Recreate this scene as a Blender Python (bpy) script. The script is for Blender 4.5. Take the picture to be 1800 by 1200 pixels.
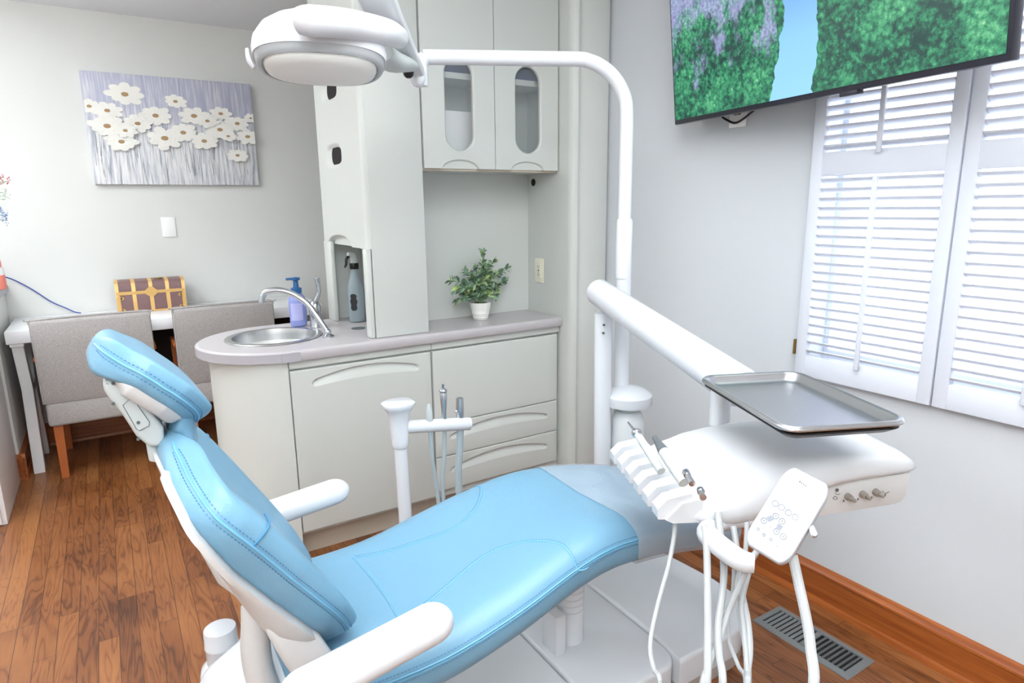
import bpy, bmesh, math, random
from mathutils import Vector, Matrix, noise
random.seed(7)
PI = math.pi
R = math.radians
for o in list(bpy.data.objects): bpy.data.objects.remove(o)
SC = bpy.context.scene
COL = SC.collection

# ------------------------------------------------------------------ camera
CAM_H = 1.36; FPX = 1125.0
PITCH, ROLL, YAW = R(12.05), R(.68), R(32.1)
_f0 = Vector((math.sin(YAW), math.cos(YAW), 0)); _r0 = Vector((math.cos(YAW), -math.sin(YAW), 0)); _u = Vector((0, 0, 1))
_f = _f0*math.cos(PITCH) - _u*math.sin(PITCH)
_d = -(_u*math.cos(PITCH) + _f0*math.sin(PITCH))
_cx = _r0*math.cos(ROLL) + _d*math.sin(ROLL)
_cy = -_r0*math.sin(ROLL) + _d*math.cos(ROLL)
CP = Vector((0, 0, CAM_H))
cam_d = bpy.data.cameras.new('camera'); cam = bpy.data.objects.new('camera', cam_d); COL.objects.link(cam)
cam_d.sensor_width = 36; cam_d.lens = 36*FPX/1800
cam_d.clip_start = .02
m = Matrix.Identity(4)
for i in range(3):
    m[i][0] = _cx[i]; m[i][1] = -_cy[i]; m[i][2] = -_f[i]; m[i][3] = CP[i]
cam.matrix_world = m
SC.camera = cam
def ray(px, py): return _cx*((px-900)/FPX) + _cy*((py-600)/FPX) + _f
def _on(ax, v, px, py):
    d = ray(px, py); t = (v-CP[ax])/d[ax]; return CP + d*t
def RX(v, px, py): return _on(0, v, px, py)
def RY(v, px, py): return _on(1, v, px, py)
def RZ(v, px, py): return _on(2, v, px, py)
def RD(dist, px, py): return CP + ray(px, py).normalized()*dist

# ------------------------------------------------------------------ light
w = bpy.data.worlds.new('world'); SC.world = w; w.use_nodes = True
bg = w.node_tree.nodes['Background']; bg.inputs[0].default_value = (.86, .92, 1, 1); bg.inputs[1].default_value = 1.7
SC.view_settings.view_transform = 'Standard'; SC.view_settings.look = 'None'
SC.view_settings.exposure = 1.32; SC.view_settings.gamma = 1; SC.view_settings.use_curve_mapping = False
CEIL = 2.44
def area(name, loc, sx, sy, power, rot=(0, 0, 0), col=(.94, .985, 1)):
    l = bpy.data.lights.new(name, 'AREA'); l.shape = 'RECTANGLE'; l.size = sx; l.size_y = sy; l.energy = power; l.color = col
    o = bpy.data.objects.new(name, l); COL.objects.link(o); o.location = loc; o.rotation_euler = rot; return o
area('ceiling_panel_light', (.75, .75, CEIL-.03), 1.6, 1.0, 15)
area('ceiling_panel_light', (-.5, -.4, CEIL-.03), 1.6, 1.0, 10)
area('ceiling_panel_light', (-.75, 3.2, CEIL-.03), 1.2, 1.2, 10)
area('bounce_fill', (-.7, -.7, 1.9), .9, .9, 30, (PI, 0, 0))  # unseen fill added to bounce off the ceiling, no lamp body
area('bounce_fill', (-1.2, 2.6, 1.9), .7, .7, 17, (PI, 0, 0))  # second added fill aimed at the ceiling, out of view on the left
pl = bpy.data.lights.new('window_daylight', 'AREA'); pl.shape = 'RECTANGLE'; pl.size = .84; pl.size_y = 1.3
po = bpy.data.objects.new('window_daylight', pl); COL.objects.link(po); po.location = (2.09, .84, 1.46); po.rotation_euler = (0, R(90), 0)
pl.size = 1.3; pl.size_y = .84
pl.cycles.is_portal = True

# ------------------------------------------------------------------ materials
def nt(name):
    m = bpy.data.materials.new(name); m.use_nodes = True
    return m, m.node_tree, m.node_tree.nodes['Principled BSDF']
def srgb(r, g, b):
    f = lambda c: (c/255/12.92 if c/255 <= .04045 else ((c/255+.055)/1.055)**2.4)
    return (f(r), f(g), f(b), 1)
def mat(name, c, rough=.5, metal=0, coat=0, bump=None, var=0, emit=0, trans=0, ior=1.45, spec=.5, alpha=1):
    m, t, p = nt(name)
    c = srgb(*c); p.inputs['Base Color'].default_value = c
    p.inputs['Roughness'].default_value = rough; p.inputs['Metallic'].default_value = metal
    p.inputs['Coat Weight'].default_value = coat; p.inputs['Coat Roughness'].default_value = .1
    p.inputs['Transmission Weight'].default_value = trans; p.inputs['IOR'].default_value = ior
    p.inputs['Specular IOR Level'].default_value = spec; p.inputs['Alpha'].default_value = alpha
    if emit:
        p.inputs['Emission Color'].default_value = c; p.inputs['Emission Strength'].default_value = emit
    tc = t.nodes.new('ShaderNodeTexCoord')
    if bump:
        sc, st = bump
        n = t.nodes.new('ShaderNodeTexNoise'); n.inputs['Scale'].default_value = sc; n.inputs['Detail'].default_value = 4
        b = t.nodes.new('ShaderNodeBump'); b.inputs['Strength'].default_value = st; b.inputs['Distance'].default_value = .01
        t.links.new(tc.outputs['Object'], n.inputs['Vector']); t.links.new(n.outputs['Fac'], b.inputs['Height']); t.links.new(b.outputs[0], p.inputs['Normal'])
    if var:
        n = t.nodes.new('ShaderNodeTexNoise'); n.inputs['Scale'].default_value = 6; n.inputs['Detail'].default_value = 5
        mx = t.nodes.new('ShaderNodeMix'); mx.data_type = 'RGBA'
        mx.inputs[6].default_value = tuple(x*(1-var) for x in c[:3])+(1,); mx.inputs[7].default_value = tuple(min(1, x*(1+var)) for x in c[:3])+(1,)
        t.links.new(tc.outputs['Object'], n.inputs['Vector']); t.links.new(n.outputs['Fac'], mx.inputs[0]); t.links.new(mx.outputs[2], p.inputs['Base Color'])
    return m
def N(t, typ, **kw):
    n = t.nodes.new(typ)
    for k, v in kw.items():
        if k.startswith('i_'): n.inputs[k[2:].replace('_', ' ')].default_value = v
        else: setattr(n, k, v)
    return n
def math_(t, op, a, b=None, c=None):
    n = t.nodes.new('ShaderNodeMath'); n.operation = op
    for i, v in enumerate((a, b, c)):
        if v is None: continue
        if isinstance(v, (int, float)): n.inputs[i].default_value = v
        else: t.links.new(v, n.inputs[i])
    return n.outputs[0]
def ramp(t, fac, stops):
    n = t.nodes.new('ShaderNodeValToRGB'); e = n.color_ramp.elements
    while len(e) < len(stops): e.new(.5)
    for k, (pos, c) in zip(e, stops):
        k.position = pos; k.color = c
    t.links.new(fac, n.inputs[0]); return n.outputs[0]

M = {}
M['wall'] = mat('painted_wall', (226, 227, 224), .75, bump=(90, .03), var=.01)
M['wall_r'] = mat('grey_painted_wall', (203, 207, 212), .75, bump=(90, .03), var=.01)
M['ceil'] = mat('ceiling_paint', (236, 238, 240), .85)
M['cab'] = mat('greige_laminate', (206, 209, 205), .38, bump=(300, .02))
M['cab_dark'] = mat('cabinet_inside', (178, 180, 172), .6)
M['toe'] = mat('toe_kick', (196, 184, 168), .6)
M['counter'] = mat('mauve_grey_solid_surface', (190, 185, 188), .33, bump=(200, .02), var=.03)
M['band'] = mat('counter_edge_band', (176, 173, 180), .4)
M['white'] = mat('white_plastic', (212, 214, 218), .28)
M['whitew'] = mat('warm_white_plastic', (204, 204, 204), .35)
M['enamel'] = mat('white_enamel', (214, 217, 222), .22)
M['greyp'] = mat('grey_plastic', (190, 196, 196), .38)
M['dgrey'] = mat('dark_grey_plastic', (92, 98, 102), .4)
M['skirt'] = mat('taupe_base_skirt', (168, 158, 150), .5)
M['hose'] = mat('grey_hose', (176, 179, 181), .42)
M['hose2'] = mat('blue_grey_hose', (168, 182, 188), .4)
M['steel'] = mat('brushed_steel', (205, 206, 208), .27, metal=1, bump=(260, .03))
M['tray'] = mat('satin_tray_steel', (196, 197, 200), .3, metal=1, bump=(300, .02))
M['chrome'] = mat('chrome', (196, 200, 206), .1, metal=1)
M['black'] = mat('black_plastic', (16, 16, 20), .35)
M['bezel'] = mat('tv_bezel', (38, 38, 48), .3)
M['navy'] = mat('navy_box', (22, 30, 96), .5)
M['dark'] = mat('dark_opening', (22, 14, 18), .8)
M['wood'] = mat('chair_leg_wood', (176, 94, 40), .4, var=.12)
M['desk_shade'] = mat('painted_desk_shade', (40, 24, 22), .6)  # near-black brown that paints the shade below the desk top
M['gold'] = mat('gold_band', (226, 184, 116), .35, metal=.35)
M['chest'] = mat('brown_wood_chest', (132, 102, 102), .45, var=.12, bump=(60, .1))
M['desk'] = mat('white_desk', (246, 247, 250), .35)
M['petal'] = mat('painted_petals', (250, 249, 243), .7, bump=(120, .4), var=.04)
M['petalc'] = mat('painted_flower_centres', (178, 148, 110), .7)
M['ivory'] = mat('ivory_plate', (238, 234, 214), .35)
M['plate'] = mat('white_plate', (250, 250, 250), .3)
M['clearw'] = mat('frosted_bottle_plastic', (232, 236, 238), .25, trans=.2, ior=1.15)
M['greyclear'] = mat('grey_clear_bottle', (168, 182, 188), .2, trans=.3, ior=1.15)
M['soap'] = mat('lilac_soap_bottle', (148, 160, 224), .25, trans=.15)
M['soapb'] = mat('blue_pump', (38, 92, 146), .3)
M['label'] = mat('pale_label', (176, 178, 226), .5)
M['lens'] = mat('cream_lamp_lens', (246, 248, 244), .3, trans=.05, ior=1.2)
M['shield'] = mat('clear_shield', (234, 238, 241), .08, trans=.6, ior=1.25)
M['pink'] = mat('pink_bottle', (240, 140, 124), .4)
M['bluecable'] = mat('blue_cable', (66, 84, 160), .4)
M['vent'] = mat('brown_grey_register', (128, 132, 134), .45, metal=.2, bump=(120, .1), var=.1)
M['soil'] = mat('dark_soil', (46, 52, 50), .9)
M['pot'] = mat('white_ribbed_pot', (232, 231, 226), .5)
M['shut'] = mat('white_shutter_paint', (216, 221, 232), .35)
M['brass'] = mat('brass_hinge', (150, 120, 60), .4, metal=1)
M['rubber'] = mat('dark_blue_roller', (70, 96, 116), .45)
M['knob'] = mat('taupe_knob', (148, 140, 132), .4)
M['pad'] = mat('touchpad_grey_white', (182, 185, 191), .3)
M['icon'] = mat('grey_icon', (132, 136, 146), .5)
M['icond'] = mat('dark_icon', (96, 98, 104), .5)
M['screenp'] = mat('touchpad_display', (204, 206, 210), .2)
M['chalk'] = mat('black_label', (36, 36, 38), .5)
M['pinkfl'] = mat('pink_blossom', (204, 120, 126), .6)
M['bluefl'] = mat('blue_blossom', (140, 168, 216), .6)
M['whitefl'] = mat('white_blossom', (226, 236, 222), .6)
M['stem'] = mat('green_stem', (110, 140, 96), .6)

def blue_leather():
    m, t, p = nt('blue_upholstery'); tc = N(t, 'ShaderNodeTexCoord')
    p.inputs['Base Color'].default_value = srgb(115, 160, 187); p.inputs['Roughness'].default_value = .36
    v = N(t, 'ShaderNodeTexVoronoi', i_Scale=260.0); n = N(t, 'ShaderNodeTexNoise', i_Scale=7.0, i_Detail=3.0)
    t.links.new(tc.outputs['Object'], v.inputs['Vector']); t.links.new(tc.outputs['Object'], n.inputs['Vector'])
    b = N(t, 'ShaderNodeBump', i_Strength=.12, i_Distance=.002); b2 = N(t, 'ShaderNodeBump', i_Strength=.35, i_Distance=.012)
    t.links.new(n.outputs['Fac'], b2.inputs['Height']); t.links.new(v.outputs['Distance'], b.inputs['Height'])
    t.links.new(b2.outputs[0], b.inputs['Normal']); t.links.new(b.outputs[0], p.inputs['Normal'])
    return m
M['blue'] = blue_leather()
M['stitch'] = mat('blue_stitching', (70, 132, 174), .6)
M['pipe'] = mat('blue_piping', (112, 176, 212), .4)
def plastic_cover():
    m, t, p = nt('clear_plastic_cover')
    p.inputs['Base Color'].default_value = srgb(206, 216, 226); p.inputs['Roughness'].default_value = .07
    p.inputs['Specular IOR Level'].default_value = .9
    p.inputs['Alpha'].default_value = .42
    tc = N(t, 'ShaderNodeTexCoord'); n = N(t, 'ShaderNodeTexNoise', i_Scale=4.5, i_Detail=1.0, i_Distortion=1.0)
    t.links.new(tc.outputs['Object'], n.inputs['Vector'])
    b = N(t, 'ShaderNodeBump', i_Strength=.28, i_Distance=.012); t.links.new(n.outputs['Fac'], b.inputs['Height']); t.links.new(b.outputs[0], p.inputs['Normal'])
    return m
M['cover'] = plastic_cover()
def fabric():
    m, t, p = nt('grey_woven_fabric'); tc = N(t, 'ShaderNodeTexCoord')
    mp = N(t, 'ShaderNodeMapping'); mp.inputs['Scale'].default_value = (220, 220, 900)
    n = N(t, 'ShaderNodeTexNoise', i_Scale=1.0, i_Detail=3.0)
    mp2 = N(t, 'ShaderNodeMapping'); mp2.inputs['Scale'].default_value = (900, 900, 160)
    n2 = N(t, 'ShaderNodeTexNoise', i_Scale=1.0, i_Detail=3.0)
    for a, b in ((mp, n), (mp2, n2)):
        t.links.new(tc.outputs['Object'], a.inputs['Vector']); t.links.new(a.outputs[0], b.inputs['Vector'])
    s = math_(t, 'ADD', n.outputs['Fac'], n2.outputs['Fac']); s = math_(t, 'MULTIPLY', s, .5)
    t.links.new(ramp(t, s, [(.36, srgb(140, 136, 136)), (.62, srgb(200, 196, 194))]), p.inputs['Base Color'])
    p.inputs['Roughness'].default_value = .9
    b = N(t, 'ShaderNodeBump', i_Strength=.4, i_Distance=.002); t.links.new(s, b.inputs['Height']); t.links.new(b.outputs[0], p.inputs['Normal'])
    return m
M['fabric'] = fabric()
def floor_mat():
    m, t, p = nt('hardwood_strips'); tc = N(t, 'ShaderNodeTexCoord')
    sep = N(t, 'ShaderNodeSeparateXYZ'); t.links.new(tc.outputs['Object'], sep.inputs[0])
    comb = N(t, 'ShaderNodeCombineXYZ'); t.links.new(sep.outputs['Y'], comb.inputs['X']); t.links.new(sep.outputs['X'], comb.inputs['Y'])
    br = N(t, 'ShaderNodeTexBrick', offset=.37, offset_frequency=3, squash=1)
    br.inputs['Scale'].default_value = 1; br.inputs['Brick Width'].default_value = .62; br.inputs['Row Height'].default_value = .057
    br.inputs['Mortar Size'].default_value = .0009; br.inputs['Mortar Smooth'].default_value = .3; br.inputs['Bias'].default_value = 0
    br.inputs['Color1'].default_value = (0, 0, 0, 1); br.inputs['Color2'].default_value = (1, 1, 1, 1); br.inputs['Mortar'].default_value = (.5, .5, .5, 1)
    t.links.new(comb.outputs[0], br.inputs['Vector'])
    # random shift per strip so the grain does not run across strips
    row = math_(t, 'FLOOR', math_(t, 'DIVIDE', sep.outputs['X'], .057))
    wn = N(t, 'ShaderNodeTexWhiteNoise', noise_dimensions='2D')
    brick_id = N(t, 'ShaderNodeCombineXYZ'); t.links.new(row, brick_id.inputs['X']); t.links.new(br.outputs['Color'], brick_id.inputs['Y'])
    t.links.new(brick_id.outputs[0], wn.inputs['Vector'])
    off = math_(t, 'MULTIPLY', wn.outputs['Value'], 37.0)
    gy = math_(t, 'ADD', math_(t, 'MULTIPLY', sep.outputs['Y'], 1.1), off)
    gx = math_(t, 'MULTIPLY', sep.outputs['X'], 9.0)
    gv = N(t, 'ShaderNodeCombineXYZ'); t.links.new(gx, gv.inputs['X']); t.links.new(gy, gv.inputs['Y']); t.links.new(off, gv.inputs['Z'])
    n1 = N(t, 'ShaderNodeTexNoise', i_Scale=1.3, i_Detail=3.0, i_Distortion=.8); t.links.new(gv.outputs[0], n1.inputs['Vector'])
    rings = math_(t, 'FRACT', math_(t, 'MULTIPLY', n1.outputs['Fac'], 11.0))
    rings = math_(t, 'ABSOLUTE', math_(t, 'SUBTRACT', rings, .5)); rings = math_(t, 'MULTIPLY', rings, 2.0)
    fine = N(t, 'ShaderNodeMapping'); fine.inputs['Scale'].default_value = (260, 7, 1); t.links.new(tc.outputs['Object'], fine.inputs['Vector'])
    n2 = N(t, 'ShaderNodeTexNoise', i_Scale=1.0, i_Detail=4.0); t.links.new(fine.outputs[0], n2.inputs['Vector'])
    n3 = N(t, 'ShaderNodeTexNoise', i_Scale=3.5, i_Detail=3.0); t.links.new(tc.outputs['Object'], n3.inputs['Vector'])
    g = math_(t, 'POWER', rings, 3.0)
    v = math_(t, 'ADD', math_(t, 'MULTIPLY', br.outputs['Color'], .30), math_(t, 'MULTIPLY', wn.outputs['Value'], .16))
    v = math_(t, 'ADD', v, math_(t, 'MULTIPLY', n2.outputs['Fac'], .30))
    v = math_(t, 'ADD', v, math_(t, 'MULTIPLY', n3.outputs['Fac'], .55))
    v = math_(t, 'SUBTRACT', v, math_(t, 'MULTIPLY', g, .24))
    col = ramp(t, v, [(.12, srgb(56, 28, 17)), (.36, srgb(98, 56, 31)), (.56, srgb(132, 79, 43)), (.85, srgb(162, 106, 62))])
    mx = N(t, 'ShaderNodeMix', data_type='RGBA'); t.links.new(br.outputs['Fac'], mx.inputs[0]); t.links.new(col, mx.inputs[6]); mx.inputs[7].default_value = srgb(48, 24, 14)
    t.links.new(mx.outputs[2], p.inputs['Base Color'])
    p.inputs['Roughness'].default_value = .33
    t.links.new(math_(t, 'ADD', .24, math_(t, 'MULTIPLY', n3.outputs['Fac'], .2)), p.inputs['Roughness'])
    b = N(t, 'ShaderNodeBump', i_Strength=.25, i_Distance=.003); t.links.new(math_(t, 'SUBTRACT', v, br.outputs['Fac']), b.inputs['Height']); t.links.new(b.outputs[0], p.inputs['Normal'])
    return m
M['floor'] = floor_mat()
def stained(axis):
    m, t, p = nt('stained_oak_trim'); tc = N(t, 'ShaderNodeTexCoord')
    mp = N(t, 'ShaderNodeMapping'); mp.inputs['Scale'].default_value = (3, 60, 60) if axis == 0 else (60, 3, 60)
    n = N(t, 'ShaderNodeTexNoise', i_Scale=1.0, i_Detail=5.0); t.links.new(tc.outputs['Object'], mp.inputs['Vector']); t.links.new(mp.outputs[0], n.inputs['Vector'])
    t.links.new(ramp(t, n.outputs['Fac'], [(.3, srgb(136, 66, 26)), (.7, srgb(176, 100, 46))]), p.inputs['Base Color']); p.inputs['Roughness'].default_value = .35
    return m
M['trimx'] = stained(0); M['trimy'] = stained(1)
def canvas_mat():
    m, t, p = nt('painted_canvas'); tc = N(t, 'ShaderNodeTexCoord')
    sep = N(t, 'ShaderNodeSeparateXYZ'); t.links.new(tc.outputs['Generated'], sep.inputs[0])
    mp = N(t, 'ShaderNodeMapping'); mp.inputs['Scale'].default_value = (70, 1, 3.2); t.links.new(tc.outputs['Generated'], mp.inputs['Vector'])
    n = N(t, 'ShaderNodeTexNoise', i_Scale=1.0, i_Detail=6.0, i_Distortion=.4); t.links.new(mp.outputs[0], n.inputs['Vector'])
    mp2 = N(t, 'ShaderNodeMapping'); mp2.inputs['Scale'].default_value = (45, 1, 2.0); mp2.inputs['Location'].default_value = (9, 3, 4); t.links.new(tc.outputs['Generated'], mp2.inputs['Vector'])
    n2 = N(t, 'ShaderNodeTexNoise', i_Scale=1.0, i_Detail=6.0); t.links.new(mp2.outputs[0], n2.inputs['Vector'])
    top = ramp(t, n.outputs['Fac'], [(.3, srgb(176, 178, 202)), (.5, srgb(192, 194, 212)), (.68, srgb(222, 222, 230))])
    bot = ramp(t, n.outputs['Fac'], [(.3, srgb(140, 152, 162)), (.44, srgb(206, 208, 216)), (.56, srgb(232, 233, 237)), (.7, srgb(246, 246, 247))])
    f = N(t, 'ShaderNodeMapRange'); f.inputs[1].default_value = .5; f.inputs[2].default_value = .72; t.links.new(math_(t, 'ADD', sep.outputs['Z'], math_(t, 'MULTIPLY', math_(t, 'SUBTRACT', n2.outputs['Fac'], .5), .3)), f.inputs[0])
    mx = N(t, 'ShaderNodeMix', data_type='RGBA'); t.links.new(f.outputs[0], mx.inputs[0]); t.links.new(bot, mx.inputs[6]); t.links.new(top, mx.inputs[7])
    d = math_(t, 'GREATER_THAN', n2.outputs['Fac'], .66); d = math_(t, 'MULTIPLY', d, math_(t, 'LESS_THAN', sep.outputs['Z'], .55)); d = math_(t, 'MULTIPLY', d, .55)
    mx2 = N(t, 'ShaderNodeMix', data_type='RGBA'); t.links.new(d, mx2.inputs[0]); t.links.new(mx.outputs[2], mx2.inputs[6]); mx2.inputs[7].default_value = srgb(104, 112, 128)
    t.links.new(mx2.outputs[2], p.inputs['Base Color']); p.inputs['Roughness'].default_value = .7
    b = N(t, 'ShaderNodeBump', i_Strength=.3, i_Distance=.003); t.links.new(n.outputs['Fac'], b.inputs['Height']); t.links.new(b.outputs[0], p.inputs['Normal'])
    return m
M['canvas'] = canvas_mat()
def screen_mat():
    # river between forested banks; coordinates: x along the screen, z up (Generated)
    m, t, p = nt('tv_picture'); tc = N(t, 'ShaderNodeTexCoord')
    sep = N(t, 'ShaderNodeSeparateXYZ'); t.links.new(tc.outputs['Generated'], sep.inputs[0])
    u, v = sep.outputs['X'], sep.outputs['Z']
    mp = N(t, 'ShaderNodeMapping'); mp.inputs['Scale'].default_value = (1.75, 1, 1); t.links.new(tc.outputs['Generated'], mp.inputs['Vector'])
    n0 = N(t, 'ShaderNodeTexNoise', i_Scale=9.0, i_Detail=4.0); t.links.new(mp.outputs[0], n0.inputs['Vector'])
    jit = math_(t, 'MULTIPLY', math_(t, 'SUBTRACT', n0.outputs['Fac'], .5), .05)
    def curve(pts):
        c = N(t, 'ShaderNodeFloatCurve'); cu = c.mapping.curves[0]
        while len(cu.points) < len(pts): cu.points.new(.5, .5)
        for k, q in zip(cu.points, pts): k.location = q
        c.mapping.update(); t.links.new(v, c.inputs['Value']); return c.outputs[0]
    left = curve([(0, .405), (.04, .415), (.16, .44), (.27, .453), (.38, .464), (.48, .44), (.55, .419), (1, .4)])
    right = curve([(0, .56), (.04, .558), (.16, .57), (.27, .57), (.38, .563), (.48, .53), (.55, .487), (1, .45)])
    uj = math_(t, 'ADD', u, jit)
    riv = math_(t, 'MULTIPLY', math_(t, 'GREATER_THAN', uj, left), math_(t, 'LESS_THAN', uj, right))
    # foliage
    vo = N(t, 'ShaderNodeTexVoronoi', i_Scale=34.0); n1 = N(t, 'ShaderNodeTexNoise', i_Scale=58.0, i_Detail=6.0, i_Roughness=.75); n2 = N(t, 'ShaderNodeTexNoise', i_Scale=5.0, i_Detail=4.0)
    for k in (vo, n1, n2): t.links.new(mp.outputs[0], k.inputs['Vector'])
    fo = math_(t, 'ADD', math_(t, 'MULTIPLY', n1.outputs['Fac'], .75), math_(t, 'MULTIPLY', math_(t, 'SUBTRACT', .8, vo.outputs['Distance']), .22))
    fo = math_(t, 'ADD', fo, math_(t, 'MULTIPLY', math_(t, 'SUBTRACT', n2.outputs['Fac'], .5), .45))
    green = ramp(t, fo, [(.34, srgb(6, 60, 52)), (.45, srgb(30, 124, 88)), (.57, srgb(82, 178, 122)), (.70, srgb(168, 226, 176))])
    mpr = N(t, 'ShaderNodeMapping'); mpr.inputs['Scale'].default_value = (13, 1, 5); mpr.inputs['Rotation'].default_value = (0, .35, 0); t.links.new(tc.outputs['Generated'], mpr.inputs['Vector'])
    n3 = N(t, 'ShaderNodeTexNoise', i_Scale=1.0, i_Detail=6.0, i_Roughness=.7); t.links.new(mpr.outputs[0], n3.inputs['Vector'])
    rk = N(t, 'ShaderNodeMapRange'); rk.inputs[1].default_value = .54; rk.inputs[2].default_value = .66
    bias = math_(t, 'MULTIPLY', math_(t, 'LESS_THAN', u, .34), .0); bias = math_(t, 'ADD', bias, math_(t, 'MULTIPLY', math_(t, 'SUBTRACT', v, .25), .45))
    t.links.new(math_(t, 'ADD', n3.outputs['Fac'], bias), rk.inputs[0])
    rock = math_(t, 'MULTIPLY', rk.outputs[0], math_(t, 'LESS_THAN', u, .44)); rock = math_(t, 'MULTIPLY', rock, .75)
    rc = ramp(t, n1.outputs['Fac'], [(.35, srgb(112, 116, 176)), (.65, srgb(198, 194, 240))])
    mx = N(t, 'ShaderNodeMix', data_type='RGBA'); t.links.new(rock, mx.inputs[0]); t.links.new(green, mx.inputs[6]); t.links.new(rc, mx.inputs[7])
    rcol = ramp(t, v, [(0, srgb(150, 212, 246)), (.25, srgb(140, 202, 246)), (.45, srgb(116, 170, 226))])
    mx2 = N(t, 'ShaderNodeMix', data_type='RGBA'); t.links.new(riv, mx2.inputs[0]); t.links.new(mx.outputs[2], mx2.inputs[6]); t.links.new(rcol, mx2.inputs[7])
    p.inputs['Base Color'].default_value = (.01, .01, .012, 1); p.inputs['Roughness'].default_value = .28
    t.links.new(mx2.outputs[2], p.inputs['Emission Color']); p.inputs['Emission Strength'].default_value = .46
    return m
M['screen'] = screen_mat()
def glass_tex():
    m, t, p = nt('pebbled_glass'); tc = N(t, 'ShaderNodeTexCoord')
    p.inputs['Base Color'].default_value = srgb(206, 216, 220); p.inputs['Roughness'].default_value = .12
    p.inputs['Alpha'].default_value = .13
    v = N(t, 'ShaderNodeTexVoronoi', i_Scale=170.0); v.inputs['Randomness'].default_value = 0; t.links.new(tc.outputs['Object'], v.inputs['Vector'])
    b = N(t, 'ShaderNodeBump', i_Strength=.8, i_Distance=.004); t.links.new(v.outputs['Distance'], b.inputs['Height']); t.links.new(b.outputs[0], p.inputs['Normal'])
    return m
M['pebble'] = glass_tex()
def leaf_mat():
    m, t, p = nt('eucalyptus_leaf'); g = N(t, 'ShaderNodeNewGeometry')
    t.links.new(ramp(t, g.outputs['Random Per Island'], [(0, srgb(84, 114, 94)), (.4, srgb(120, 152, 126)), (.72, srgb(158, 186, 154)), (.88, srgb(196, 218, 140))]), p.inputs['Base Color'])
    p.inputs['Roughness'].default_value = .55
    return m
M['leaf'] = leaf_mat()
wg, wt, wp = nt('window_glass'); wp.inputs['Alpha'].default_value = .08; wp.inputs['Roughness'].default_value = .02; M['winglass'] = wg

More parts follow.
